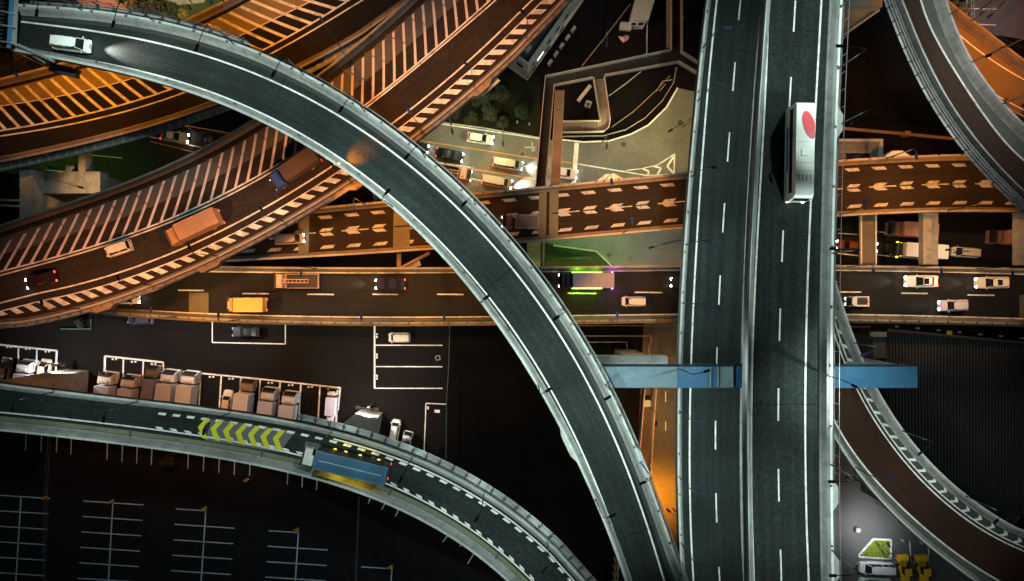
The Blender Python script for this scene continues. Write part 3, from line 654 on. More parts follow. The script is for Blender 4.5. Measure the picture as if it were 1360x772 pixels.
# ================================================================ RIGHT-HAND RAMPS
t = RRt = viaduct('elevated_ramp', 'brown surfaced curved ramp with dark catwalk at upper right', RR, ASPHRR, wa=.35, wb=1.0, thick=1.8)
wl = RR.vline([(1223, 0), (1248, 60), (1274, 104), (1300, 142.5), (1336, 190), (1360, 213)])
part('edge_line', RR.line(MB(), wl, .28), LINE, t)
part('shoulder', RR.sheet(lambda S: wl(S)-.15, ('b', 1.1), .017), mat('shoulder_grey', (.10, .11, .105), .7, .2, 2, .2, 7), t)
railing(t, RR, 'a', .05, .05, 1.5, 1, RR.L-1, 1.9, 1.7)
pi = MB()
for off in (.5, .85, 1.25): pi.wall([RR.pt(S, RR.w(S)+off, .2) for S in np.linspace(1, RR.L-1, 60)], .14, .14)
part('pipe', pi, CONC, t)
t = ROt = viaduct('elevated_ramp', 'small sodium lit orange ramp curving below the brown one at the top right corner', RO, OCHRE, CONCDK, coping=mat('dark_coping', (.20, .175, .155), .75, .2, 3, .12, 8, stain=.2), wa=.5, wb=1.1, thick=1.5)
part('edge_line', RO.line(MB(), RO.vline([(1261, 34), (1290, 60), (1310, 75), (1360, 106)]), .2), LINE, t)
part('edge_line', RO.line(MB(), lambda S: RO.w(S)-1.6, .15), LINE, t)
pl = MB()
for k in range(6): pl.box(RO.pt(RO.L-22+k*3.2, RO.w(RO.L-22+k*3.2)-1.1, .6), (.35, .9, .7), R(-35))
part('buffer', pl, DARKST, t)
t = RBt = viaduct('elevated_ramp', 'dark red surfaced ramp with hooked edge ticks curving out below the blue beam', RB, ASPHR, wa=.55, wb=.8, thick=1.8)
bw = RB.vline([(1098, 535), (1114.6, 572), (1149.6, 621), (1201, 678), (1253, 722), (1326, 771)])
part('edge_line', RB.line(MB(), bw, .24), LINE, t)
b1 = RB.vline([(1101.6, 421.5), (1123.6, 483.6), (1135, 514), (1175.5, 578), (1214, 628), (1258, 670.5), (1305, 704), (1360, 732)])
part('edge_line', RB.line(MB(), b1, .2), LINE, t); part('edge_line', RB.line(MB(), lambda S: b1(S)-.55, .18), LINE, t)
part('shoulder', RB.sheet(lambda S: b1(S)-.3, ('b', .95), .016), mat('shoulder_dark', (.045, .05, .05), .7, .2, 2, .2, 7), t)
part('shoulder', RB.sheet(('a', .7), lambda S: bw(S)+.1, .016), mat('shoulder_green', (.08, .088, .082), .7, .2, 2, .2, 7), t)
tk = MB()
for S in np.arange(2, RB.L-2, 2.27):
    v0 = b1(S)-.66
    RB.quad(tk, [(S, v0), (S+.6, v0-.62), (S+1.15, v0-.62), (S+.5, v0)]); RB.quad(tk, [(S+.55, v0-.62), (S+.2, v0-.92), (S+.75, v0-.92), (S+1.15, v0-.62)])
part('edge_tick', tk, LINE, t); beads(RB, 'a', 4.5, t, off=-.15, z=.4)
pm = MB()
for px, py in ((1130, 590), (1245, 700)):
    c = P(px, py, 15.5); pm.prism([(c.x-1.2, c.y-1.2), (c.x+1.2, c.y-1.2), (c.x+1.2, c.y+1.2), (c.x-1.2, c.y+1.2)], 0, 13.7); part('pier', pm, CONCD, t); pm = MB()
for rb, t_, pts in ((MR, MRt, ((740, 465), (800, 600))), (LC, LCt, ((985, 120), (965, 640))), (RC, RCt, ((1075, 120), (1065, 640))), (O1, O1t, ((100, 130),)), (O2, O2t, ((330, 245), (590, 80)))):
    for px, py in pts:
        c = P(px, py, rb.z); m = MB()
        m.prism([(c.x-1.1, c.y-1.1), (c.x+1.1, c.y-1.1), (c.x+1.1, c.y+1.1), (c.x-1.1, c.y+1.1)], 0, rb.z-1.7); part('pier', m, CONCD, t_)
# ================================================================ STREET LAMPS
G = 'street lamps along the elevated roads'
rlamps(MR, [('a', 48, 22, 'added to light the blue cross frame'), ('a', 150, 34, 'near the white van with headlights'), ('a', 262, 62, 'over the ochre hatching'), ('a', 365, 95, 'over the hatched gore'), ('a', 455, 142, 'where the two orange roads pass below'), ('b', 508, 262, 'on the lower edge above the arrow viaduct'), ('a', 543, 205, 'above the brown flatbed'), ('a', 619, 268, 'next to the queue of vans'),  # leftmost lamp is added so the cross frame is not dark
            ('b', 640, 400, 'on the lower edge above the black saloon'), ('a', 742, 420, 'by the decorated lorry'), ('b', 722, 522, 'on the lower edge above the black void'), ('a', 810, 527, 'beside the left end of the blue beam'), ('a', 857, 640, 'above the orange lit service road'), ('b', 800, 690, 'on the lower edge near the bottom')], 'lamp of the curved grey ramp', COOL, 1500)
rlamps(LC, [('a', 945, 35, 'topmost on this side'), ('a', 942, 112, 'beside the curved fence'), ('a', 938, 222, 'just above the arrow viaduct'), ('a', 930, 320, 'between the two low viaducts'), ('a', 927, 404, 'just above the blue beam'), ('a', 924, 560, 'just below the blue beam'), ('a', 926, 655, 'beside the orange glow'), ('a', 922, 750, 'lowest on this side')], 'thin lamp on the left parapet of the lower carriageway,', COOL, 1300)
rlamps(RC, [('b', 1100, -30, 'topmost on this side'), ('b', 1092, 60, 'above the coach'), ('b', 1090, 330, 'by the arrow viaduct'), ('b', 1086, 640, 'beside the lit forecourt'), ('b', 1090, 765, 'lowest on this side')], 'lamp on the right parapet of the upper carriageway,', COOL, 1900)
lamp('lamp reaching out over the dark void beside the coach', RC.pt(RC.locate(P(1108, 166, 29))[0], -(RC.w(60)+.3), .9), P(1138, 160, 37), COOL, 900, size=120)
lamp('lamp reaching out over the right end of the blue beam', RC.pt(RC.locate(P(1101, 499, 29))[0], -(RC.w(60)-.2), .9), P(1131, 511, 33), COOL, 1500, size=150)
rlamps(BL, [('a', 20, 520, 'above the tall pier at the left edge'), ('a', 140, 540, 'above the rounded lorry'), ('a', 272, 565, 'at the first yellow chevron'), ('a', 420, 590, 'between the chevrons and the lorry'), ('a', 540, 618, 'behind the blue lorry'), ('a', 636, 685, 'where the catwalk bends'), ('a', 725, 755, 'nearest the bottom edge')], 'cool lamp of the chevron ramp', COOL, 1000)
rlamps(O1, [('a', 25, 112, 'at its left end'), ('a', 130, 80, 'beside the drain box'), ('a', 290, 22, 'at the far side of the curved ramp'), ('b', 445, 55, 'near the road split')], 'sodium lamp of the ochre hatched road', SODIUM, 3300)
rlamps(O2, [('b', 57, 408, 'above the parked lorries'), ('b', 158, 372, 'below the white minivan'), ('b', 255, 335, 'beside the box lorry'), ('b', 355, 292, 'above the left end of the arrow viaduct'), ('b', 446, 226, 'close under the curved ramp'), ('b', 622, 89, 'beside the blank sign'), ('b', 700, 22, 'next to the long grey building'), ('b', 545, 150, 'just above the curved ramp')], 'sodium lamp of the ladder striped road', (1, .385, .13), 3400)
rlamps(AR, [('a', 470, 272, 'left of the curved ramp'), ('b', 580, 325, 'hidden partly by the curved ramp'), ('a', 812, 238, 'below the painted chevrons'), ('b', 840, 305, 'over the pale plaza'), ('a', 1217, 205, 'beside the ventilation hut'), ('b', 1150, 285, 'over the cross girders'), ('b', 1305, 280, 'at the far right under the brown ramp')], 'orange lamp of the arrow viaduct', (1, .33, .03), 4600, size=118)
rlamps(LR, [('b', 290, 425, 'above the orange box lorry'), ('a', 400, 358, 'above the flatbed lorry'), ('b', 480, 424, 'by the black saloon'), ('b', 590, 424, 'above the marked bays'), ('b', 820, 424, 'by the white delivery van'), ('b', 200, 415, 'where it emerges from the hatched road')], 'amber lamp of the low viaduct', (1, .41, .06), 2900, size=112)
rlamps(LR, [('a', 1160, 358, 'over the lane of oncoming headlights'), ('a', 1250, 358, 'between the white saloon and the estate'), ('a', 1345, 360, 'near the right picture edge')], 'warm white lamp of the low viaduct', (1, .56, .24), 2100, size=116)
rlamps(RR, [('b', 1276, 95, 'with a navy lantern over the shoulder'), ('b', 1335, 160, 'near the right picture edge'), ('b', 1240, 15, 'at the top of the picture')], 'pale lamp of the brown curved ramp', (1, .96, .85), 850)
rlamps(RO, [('b', 1290, 44, 'beside the pale lot'), ('b', 1345, 90, 'beside the buffers')], 'sodium lamp of the small orange ramp', (1, .26, .015), 3200)
rlamps(RB, [('b', 1150, 470, 'hidden by the blue beam'), ('b', 1225, 600, 'beside the corrugated roof'), ('b', 1325, 690, 'near the bottom right corner'), ('a', 1160, 650, 'over the lit forecourt')], 'lamp of the dark red ramp', (.9, 1, .9), 700)
lamp('added lamp standing on the left half of the blue beam', P(903, 490, 26.6), P(935, 494, 33.0), COOL, 700, size=150)  # added lamp that brightens the cover plates and the carriageway below
GG = 'street lamps standing on the ground'
def glamp(label, px, py, hx, hy, h, col, p, size=140, blend=.35, flat_=True):
    lamp(label, P(px, py, 0), P(hx, hy, h), col, p, GG, size, arm_r=.04, blend=blend, flat_=flat_)
glamp('ground lamp on the dark verge above the queue of vans', 668, 176, 668, 188, 7, (.92, 1, .42), 1050)
glamp('ground lamp shining on the white saloon in the street', 600, 166, 600, 172, 7, (.9, 1, .62), 1000)
glamp('ground lamp by the stairs of the walkway lighting the pale plaza', 800, 190, 806, 192, 7, (1, .9, .55), 1100)
glamp('ground lamp at the foot of the lower carriageway by the painted chevrons', 905, 170, 893, 172, 7, (1, .90, .36), 1500)
glamp('green tinted ground lamp in the gap between the two low viaducts', 770, 340, 778, 338, 6, (.45, 1, .22), 1100)
glamp('pale ground lamp in the plaza gap beside the lower carriageway', 880, 325, 868, 328, 6, (.95, 1, .75), 900)
glamp('sodium ground lamp in the narrow service road beside the lower carriageway', 893, 675, 890, 680, 7, (1, .33, .01), 12500, 116, 1.0, False)
glamp('dim sodium ground lamp under the blue beam', 862, 540, 872, 560, 7, (1, .5, .14), 2200)
glamp('green tinted ground lamp on the grass by the frame pier', 72, 214, 66, 222, 7, (.6, 1, .2), 600)
glamp('dim ground lamp by the silver taxi under the ochre road', 262, 176, 250, 182, 6, (1, .7, .3), 260)
glamp('floodlight standing on the grass island of the forecourt', 1163, 721, 1182, 726, 7, (.97, .97, 1), 3600, 125, 1.0, False)
glamp('dim amber ground lamp by the ring marking of the forecourt', 1128, 632, 1128, 636, 6, (1, .66, .3), 260)
glamp('lime tinted lamp over the shrubs at the top left', 255, 4, 250, 8, 6, (1, .92, .5), 1800)
glamp('warm lamp over the pink path at the top', 132, 4, 128, 6, 6, (1, .62, .42), 2000)
glamp('pale lamp in the small lot at the top right', 1300, 14, 1306, 16, 7, (.95, .95, 1), 700)
glamp('added yard fill lamp hidden under the low viaduct', 235, 420, 232, 424, 8, (1, .96, .94), 3000)  # made-up lamp tucked under the deck to brighten the parked lorries
glamp('added amber fill lamp hidden under the low viaduct by the outlined bay', 296, 420, 300, 424, 7, (1, .6, .2), 700)  # another added yard lamp, out of view below the deck
glamp('added fill lamp hidden under the low viaduct by the two marked bays', 470, 420, 476, 424, 8, (1, .74, .48), 1300)  # added yard lamp, likewise hidden by the deck
glamp('dim lamp between the walkway and the long grey building', 800, 60, 806, 56, 7, (1, .75, .6), 700)
glamp('dim lamp by the dark road under the right end of the arrow viaduct', 1262, 336, 1262, 332, 6, (1, .75, .5), 300)
glamp('added sodium lamp lighting the face of the frame pier', 112, 246, 104, 248, 15.5, (1, .52, .18), 600)  # tall mast added only to light the frame pier
# made-up amber lamp on the inner parapet, added for the orange road patch
b = MR.pt(MR.locate(P(452, 222, 28))[0], -MR.w(MR.locate(P(452, 222, 28))[0])+.35, 1.0); t = thing('added_amber_lamp', 'added amber lamp on the lower parapet of the curved ramp above the blue cabbed lorry', 'added lamp', b)
part('base', MB().box(b+Vector((0, 0, .1)), (.3, .3, .2)), DARKST, t); part('lens', MB().tube(b+Vector((0, 0, .2)), b+Vector((0, 0, .45)), .13, 10), emis('added_amber_lens', (1, .45, .03), 6), t)
spot(b+Vector((0, 0, .9)), 7000, (1, .22, .0), 56, target=P(474, 207, 28), flat_=False, blend=1.0, parent=t)
# twin floodlight masts that wash the pier feet
for x, y, lab in ((100, 479, 'twin headed floodlight mast in front of the tall left pier'), (497, 535, 'twin headed floodlight mast in front of the pier by the small lorries')):
    b = P(x, y); t = thing('floodlight_mast', lab, 'floodlight', b, 0, 'floodlight masts in the truck yard')
    part('pole', MB().tube(b, b+Vector((0, 0, 5.5)), .12, 8), POLE, t)
    part('crossarm', MB().box(b+Vector((0, 0, 5.5)), (3.2, .14, .14), R(-8)), STEEL, t)
    for k in (-1.5, 1.5):
        part('lamp_head', MB().box(b+Vector((k, -.1*k, 5.6)), (.7, .5, .2), R(-8), .04), STEEL, t)
    part('control_box', MB().box(b+Vector((0, -.2, 5.2)), (.45, .4, .6), 0, .04), CONC, t)
    spot(b+Vector((0, .3, 5.3)), 1500, (1, .95, .92), 165, parent=t)
    spot(b+Vector((0, -.5, 5.2)), 1600, (1, .84, .68), 95, target=b+Vector((-.6, -6, 1.5)), flat_=False, parent=t)

# ================================================================ VEHICLES
HL = emis('headlight_on', (1, .97, .9), 40); TL = emis('tail_light_on', (1, .03, .02), 9); AMB = emis('amber_marker', (1, .62, .02), 5)
OFFL = mat('lamp_glass_off', (.5, .5, .5), .2, .05, 3, .02, 9); OFFT = mat('tail_glass_off', (.25, .02, .02), .3, .05, 3, .02, 9)
CHAS = mat('chassis_black', (.02, .02, .02), .7, .1, 3, .1, 9)

def wheels(t, xs, y, r=.32, wd=.24):
    for x in xs:
        for s in (-1, 1):
            m = MB(); m.tube((x, s*(y-wd), r), (x, s*y, r), r, 14); wh = part('wheel', m, TYRE, t, True)
            m = MB(); m.tube((x, s*y, r), (x, s*(y+.015), r), r*.6, 10); part('rim', m, STEEL, wh, True)

def ring(x, w_, z0, z1, k=.86, top=.12):
    zm = z1-top*(z1-z0)*1.6
    return [(x, -w_, z0), (x, -w_*1.0, zm), (x, -w_*k, z1), (x, w_*k, z1), (x, w_, zm), (x, w_, z0)]

def lights(t, L, W, zh, zt, on, hw=.3):
    for s in (-1, 1):
        part('headlight', MB().box((L/2-.10, s*(W/2-.30), zh), (.30, hw, .18), s*-.25, .04), HL if on else OFFL, t, True)
        part('tail_light', MB().box((-L/2+.06, s*(W/2-.24), zt), (.16, .28, .22), 0, .03), TL if on else OFFT, t, True)

def beams(t, L, W, power, z, ang, col=(1, .93, .8), reach=8, wide=44):
    """head lamps throwing light on the road ahead"""
    d = Vector((math.cos(ang), math.sin(ang), 0))
    p = Vector(t.location)+d*(L/2+.1)+Vector((0, 0, .75))
    spot(p, power*.55 if wide > 60 else power, col, wide, blend=1.0, target=p+d*reach+Vector((0, 0, -.95)), flat_=False, parent=None, name='headlight_beam', rad=.1)

CARS = []
def car(label, px, py, z, ang, L, W, Ht, col, kind='sedan', on=False, cat='car', group='cars and vans on the roads', beam=0, name=None, roofcol=None, sun=False):
    c = P(px, py, z+Ht*.6); t = thing(name or {'sedan': 'saloon_car', 'hatch': 'hatchback_car', 'van': 'minivan', 'suv': 'estate_car'}[kind], label, cat, (c.x, c.y, z), R(ang), group)
    pc = paint(col); rc = paint(roofcol) if roofcol else pc
    w_ = W/2
    if kind == 'sedan': belt, gx, rx = .62*Ht, (.20*L, -.37*L), (.03*L, -.22*L); hood, tail = .56*Ht, .60*Ht
    elif kind in ('hatch', 'suv'): belt, gx, rx = .60*Ht, (.23*L, -.47*L), (.07*L, -.40*L); hood, tail = .55*Ht, .60*Ht
    else: belt, gx, rx = .56*Ht, (.37*L, -.48*L), (.24*L, -.455*L); hood, tail = .50*Ht, .56*Ht
    b = MB(); z0 = .22
    st = [(-L/2, w_*.80, tail*.80), (-L/2+.08, w_*.90, tail*.95), (-L*.42, w_*.97, tail), (gx[1], w_*.99, belt), (gx[0]*.3, w_, belt), (gx[0], w_*.99, belt*.99), (L*.36, w_*.97, hood), (L*.45, w_*.90, hood*.92), (L/2-.05, w_*.78, hood*.78), (L/2, w_*.66, hood*.62)]
    st.sort(key=lambda q: q[0])
    b.loft([ring(x, ww, z0, zz) for x, ww, zz in st]); part('body', b, pc, t, True)
    gg = MB()
    def gr(x, ww, zz): return (x, ww, zz)
    lo = [(gx[0], -w_*.82, belt-.02), (gx[0], w_*.82, belt-.02), (gx[1], w_*.80, belt-.02), (gx[1], -w_*.80, belt-.02)]
    mi = [(gx[0]+.08, 0, belt-.02)]
    hi = [(rx[0], -w_*.66, Ht-.03), (rx[0], w_*.66, Ht-.03), (rx[1], w_*.66, Ht-.04), (rx[1], -w_*.66, Ht-.04)]
    gg.loft([lo, hi]); part('window_glass', gg, GLASS, t, True)
    r_ = MB(); n = 6; rings = []
    for j in range(n+1):
        f = j/n; x = rx[0]+.02+(rx[1]-rx[0]-.06)*f; ww = w_*(.70 if 0 < j < n else .64); zz = Ht+.05*math.sin(math.pi*f)-.02
        rings.append([(x, -ww, zz-.06), (x, -ww*.85, zz), (x, ww*.85, zz), (x, ww, zz-.06)])
    r_.loft(rings); ro = part('roof', r_, rc, t, True)
    if sun: part('sunroof', MB().box(((rx[0]+rx[1])/2+.2, 0, Ht+.045), (.75, W*.48, .03), 0, .01), GLASS, ro, True)
    pl = MB()
    for s in (-1, 1):
        pl.tube((gx[0]-.02, s*w_*.82, belt), (rx[0], s*w_*.66, Ht-.03), .05, 5); pl.tube((gx[1]+.02, s*w_*.80, belt), (rx[1], s*w_*.66, Ht-.03), .05, 5)
        xm = (rx[0]+rx[1])/2; pl.tube((xm, s*w_*.815, belt), (xm, s*w_*.665, Ht-.03), .05, 5)
    part('pillar', pl, rc, t, True)
    for s in (-1, 1): part('mirror', MB().box((gx[0]-.12, s*(w_+.06), belt+.05), (.14, .2, .14), 0, .03), pc, t, True)
    wheels(t, (L*.30, -L*.29), w_-.02, .31); lights(t, L, W, hood*.72, tail*.78, on)
    if beam: beams(t, L, W, beam, z, R(ang), reach=4.5 if beam in (14000, 5000) else 8, wide=95 if beam in (14000, 5000) else 44)
    CARS.append(t); return t

def truck(label, px, py, z, ang, L, W, Ht, cabL, cabcol, boxcol, kind='box', on=False, cat='lorry', group='lorries and trucks', beam=0, cabH=None, name=None, ribs=True, edge=None):
    c = P(px, py, z+Ht*.75); t = thing(name or {'box': 'box_truck', 'flat': 'flatbed_truck', 'kei': 'small_pickup'}[kind], label, cat, (c.x, c.y, z), R(ang), group)
    w_ = W/2; ch = cabH or (Ht*.82 if kind == 'box' else Ht); pc = paint(cabcol); r = .45 if L > 5 else .28
    part('chassis', MB().box((-.1, 0, r+.25), (L-.4, W*.7, .25)), CHAS, t, True)
    x1 = L/2; x0 = x1-cabL
    b = MB(); b.loft([ring(x0, w_*.94, .4, ch*.96, .93), ring(x0+.12, w_*.97, .4, ch, .93), ring(x1-.55, w_*.97, .4, ch*.97, .90), ring(x1-.30, w_*.97, .4, ch*.80, .93), ring(x1-.06, w_*.95, .4, ch*.52, .95), ring(x1, w_*.90, .4, ch*.45, .95)])
    cab = part('cab', b, pc, t, True)
    g = MB(); g.poly([(x1-.54, -w_*.82, ch*.97+.02), (x1-.54, w_*.82, ch*.97+.02), (x1-.28, w_*.84, ch*.80+.025), (x1-.28, -w_*.84, ch*.80+.025)]); g.poly([(x1-.28, -w_*.84, ch*.80+.025), (x1-.28, w_*.84, ch*.80+.025), (x1-.035, w_*.86, ch*.54), (x1-.035, -w_*.86, ch*.54)])
    for s in (-1, 1): g.poly([(x0+.35, s*(w_*.975), ch*.6), (x1-.45, s*(w_*.975), ch*.6), (x1-.6, s*w_*.95, ch*.88), (x0+.35, s*w_*.95, ch*.88)])
    part('windscreen', g, GLASS, cab, True)
    part('sun_visor', MB().box((x1-.50, 0, ch*.995), (.26, W*.84, .08), 0, .02), CHAS, cab, True); part('roof_deflector', MB().box((x0+.45, 0, ch+.06), (.5, W*.6, .14), 0, .04, (.7, .9)), pc, cab, True)
    for s in (-1, 1):
        m = MB(); m.box((x1-.15, s*(w_+.17), ch*.7), (.12, .2, .38), 0, .02); m.tube((x1-.25, s*w_*.9, ch*.8), (x1-.15, s*(w_+.15), ch*.8), .025, 5); part('mirror', m, CHAS, t, True)
    bl = x0+L/2-.32; bc = (-L/2+x0-.32)/2
    if kind == 'box':
        m = MB(); m.box((bc, 0, (.85+Ht)/2), (bl, W, Ht-.85), 0, .05); bx_ = part('cargo_box', m, paint(boxcol, .5), t, True)
        if ribs:
            q = MB()
            for s in (-1, 1): q.box((bc, s*(w_-.06), Ht+.005), (bl-.1, .10, .05))
            for xx in (-1, 1): q.box((bc+xx*(bl/2-.06), 0, Ht+.005), (.1, W-.24, .05))
            part('roof_rail', q, paint(edge or tuple(min(.8, v*1.25) for v in boxcol), .5), bx_, True)
            q = MB()
            for k in range(1, int(bl/1.1)): q.box((bc-bl/2+k*1.1, 0, Ht+.003), (.035, W-.3, .018))
            part('roof_seam', q, paint(tuple(v*.7 for v in boxcol), .5), bx_, True)
    elif kind in ('flat', 'kei'):
        zb = .95 if kind == 'flat' else .6; hs = .45 if kind == 'flat' else .28
        part('bed', MB().box((bc, 0, zb), (bl, W, .1)), paint(boxcol, .7), t, True)
        q = MB()
        for s in (-1, 1): q.box((bc, s*(w_-.03), zb+hs/2+.05), (bl, .07, hs))
        q.box((bc-bl/2+.03, 0, zb+hs/2+.05), (.07, W-.14, hs)); q.box((bc+bl/2-.03, 0, zb+hs/2+.15), (.09, W-.14, hs+.3)); part('side_board', q, pc, t, True)
        if kind == 'flat':
            q = MB()
            for s in (-.25, .25): q.tube((bc-bl*.2, s, zb+.6), (x0+.6, s, ch+.12), .045, 6)
            for k in range(9):
                f = k/8; q.tube((bc-bl*.2+(x0+.6-bc+bl*.2)*f, -.25, zb+.6+(ch-.48-zb)*f), (bc-bl*.2+(x0+.6-bc+bl*.2)*f, .25, zb+.6+(ch-.48-zb)*f), .03, 5)
            part('ladder', q, paint((.55, .25, .12)), t, True)
    wheels(t, [x1-cabL*.55, -L/2+L*.22]+([-L/2+L*.22-1.1] if L > 9 else []), w_-.04, r, .28); lights(t, L, W, r+.35, r+.35, on)
    if beam: beams(t, L, W, beam, z, R(ang))
    return t

# on the curved ramp
car('white van with glaring headlights driving on the curved grey ramp at upper left', 93, 57.5, 28, -7, 4.5, 1.75, 1.8, (.75, .77, .75), 'van', True, beam=16000)
# on the hatched orange roads
truck('dark brown lorry with a blue cab on the hatched road just below the curved ramp', 389, 224, 17, 204+10, 7.6, 2.2, 2.9, 1.8, (.02, .05, .22), (.04, .027, .02), 'box', True)
truck('tan box lorry with red tail lights heading downhill past the pink hatching', 254, 302, 17, 205, 8.0, 2.35, 3.1, 1.7, (.22, .125, .07), (.21, .13, .085), 'box', True)
car('small white van beside the pink hatched gore', 155, 330, 17, 198, 3.7, 1.65, 1.85, (.44, .43, .42), 'van', False, name='microvan', cat='van')
car('dark red car with bright tail lights at the left edge of the hatched road', 53, 372, 17, 195, 4.4, 1.75, 1.5, (.02, .004, .006), 'sedan', True)
# under the ochre road
car('silver taxi with lit headlights on the dark street under the ochre road', 231, 181, 0, -8, 4.6, 1.75, 1.5, (.35, .35, .33), 'sedan', True)
car('black car almost hidden on the dark street beside the silver taxi', 283, 186, 0, -8, 4.3, 1.7, 1.5, (.015, .012, .015), 'sedan', False)
# the street queue
car('pale mint saloon with tail lights in the uppermost lane of the street', 638, 183.5, 0, -8, 4.3, 1.75, 1.5, (.62, .68, .62), 'hatch', True)
car('black saloon with red tail lights in the middle lane of the street', 597, 205.5, 0, -12, 4.5, 1.8, 1.5, (.012, .012, .02), 'sedan', True)
car('dark car with a red tail light just emerging from under the curved ramp', 553, 195, 0, -12, 4.0, 1.7, 1.5, (.02, .015, .02), 'hatch', True)
truck('open flatbed with pink cab in the lowest lane of the street', 599, 228, 0, -10, 6.6, 2.1, 2.5, 1.75, (.46, .28, .22), (.05, .035, .025), 'flat', True)
car('cream van at the front of the middle lane queue', 674.5, 217, 0, -9, 5.0, 1.75, 1.95, (.44, .41, .35), 'van', True, cat='van', name='delivery_van', beam=5000)
car('pinkish van with headlights washing the road in the lowest lane of the street', 660, 241, 0, -11, 5.0, 1.75, 1.95, (.42, .35, .30), 'van', True, cat='van', name='delivery_van', beam=14000)
car('white car half hidden behind the brown girder by the plaza', 750, 229.5, 0, -8, 4.2, 1.7, 1.5, (.7, .62, .6), 'hatch', True, beam=60)
# the arrow viaduct
truck('pinkish box lorry with pale rails on the arrow viaduct right of the curved ramp', 691, 294.5, 12, 186-8, 5.4, 2.0, 2.8, 1.6, (.28, .17, .13), (.26, .11, .065), 'box', True, edge=(.5, .32, .25))
car('pale tan microvan on the arrow viaduct beside the ladder striped road', 384, 317, 12, 3, 4.2, 1.6, 1.85, (.24, .18, .15), 'van', True, cat='van', name='microvan')
# the low viaduct, left of the curved ramp
truck('orange flatbed lorry with a ladder on its open bed', 392, 373.5, 11, 180, 6.6, 2.15, 2.6, 1.35, (.40, .26, .17), (.03, .02, .015), 'flat', False, group='lorries and trucks')
car('black saloon with bright headlights on the low viaduct', 518, 377.5, 11, 180, 4.5, 1.75, 1.5, (.008, .011, .045), 'sedan', True, beam=2500)
truck('bright orange box lorry on the lower lane of the low viaduct', 325, 405, 11, 180, 5.8, 2.1, 2.7, 1.1, (.42, .28, .16), (.52, .27, .07), 'box', True)
car('white car nosing out from under the hatched road onto the low viaduct', 168, 397, 11, 0, 3.6, 1.6, 1.5, (.46, .43, .41), 'hatch', True)
# the low viaduct, centre
dt = truck('decorated lorry glowing green and magenta on the low viaduct', 779, 372.5, 11, 180, 8.0, 2.3, 3.1, 1.6, (.02, .015, .015), (.17, .13, .17), 'box', True)
GRN = emis('green_marker', (.25, 1, .05), 18); MAG = emis('magenta_marker', (.8, .15, 1), 20)
for s in (-1, 1):
    part('side_lights', MB().box((-.2, s*1.2, 1.1), (4.5, .08, .12)), GRN, dt, True); part('rear_lights', MB().box((-3.95, s*1.12, 1.4), (.14, .3, .5), 0, .02), MAG, dt, True)
    q = Vector(dt.location); spot(q+Vector((-1.2, s*1.3, 1.2)), 260, (.35, 1, .03), 150, target=q+Vector((-1.2, s*4, .2)), flat_=False, name='green_lamp'); spot(q+Vector((1.5, s*1.3, 1.2)), 160, (.45, 1, .03), 150, target=q+Vector((1.5, s*4, .2)), flat_=False, name='green_lamp')
    spot(q+Vector((4.1, s*1.3, 1.4)), 150, (.65, .2, 1), 150, target=q+Vector((4.6, s*3, .1)), flat_=False, name='magenta_lamp')
car('white delivery van in the lower lane right of the decorated lorry', 842, 400.5, 11, 180, 3.5, 1.45, 1.9, (.50, .46, .42), 'van', False, cat='van', name='microvan')
car('dark car with two small headlights emerging beside the lower carriageway', 909, 375, 11, 180, 4.0, 1.65, 1.5, (.03, .03, .03), 'hatch', True, beam=120)
# the low viaduct, right
car('white saloon with a dark sunroof and blue white headlights on the right', 1225, 373.8, 11, 180, 4.9, 1.8, 1.5, (.60, .63, .72), 'sedan', True, beam=900, sun=True)
car('cream estate with roof windows nearest the right picture edge', 1319, 375.5, 11, 181, 4.9, 1.75, 1.6, (.62, .58, .52), 'suv', True, beam=700, sun=True)
truck('pale grey small pickup on the lower lane beside the upper carriageway', 1141, 400.5, 11, 180, 3.5, 1.5, 1.8, 1.15, (.60, .64, .70), (.46, .54, .66), 'kei', True, 'pickup', group='cars and vans on the roads')
car('lilac hatchback on the lower lane, right of the grey pickup', 1267, 406, 11, 181, 4.3, 1.7, 1.55, (.46, .44, .60), 'hatch', True, beam=300)
# dark street under the right end of the arrow viaduct
car('dark red car with glowing tail lights left of the dark steel girder', 1129, 326, 0, 176, 4.2, 1.7, 1.5, (.12, .01, .01), 'hatch', True)
car('black minivan with small white lights in front of the white lorry', 1184, 330, 0, 176, 4.6, 1.75, 1.7, (.012, .012, .015), 'van', True)
wt = truck('white box lorry with amber lights passing under the concrete girder', 1223, 333, 0, 176, 8.2, 2.3, 3.1, 1.0, (.02, .02, .02), (.62, .60, .60), 'box', False)
for s in (-1, 1): part('indicator', MB().box((3.3, s*1.2, 1.2), (.3, .3, .3), 0, .03), AMB, wt, True); part('indicator', MB().box((3.3, s*1.0, 2.3), (.2, .2, .2), 0, .03), AMB, wt, True)
car('pale grey van right of the concrete girder', 1283, 335, 0, 176, 4.3, 1.7, 1.9, (.52, .52, .50), 'van', False, cat='van', name='microvan')
truck('long brown trailer lorry on the far lane left of the concrete girder', 1213, 305, 0, 176, 7.5, 2.3, 3.0, 1.6, (.16, .10, .08), (.30, .17, .13), 'box', False)
truck('long brown trailer lorry half hidden by the girder at the right edge', 1349, 316, 0, 176, 7.5, 2.3, 3.0, 1.6, (.16, .10, .08), (.30, .17, .13), 'box', False)
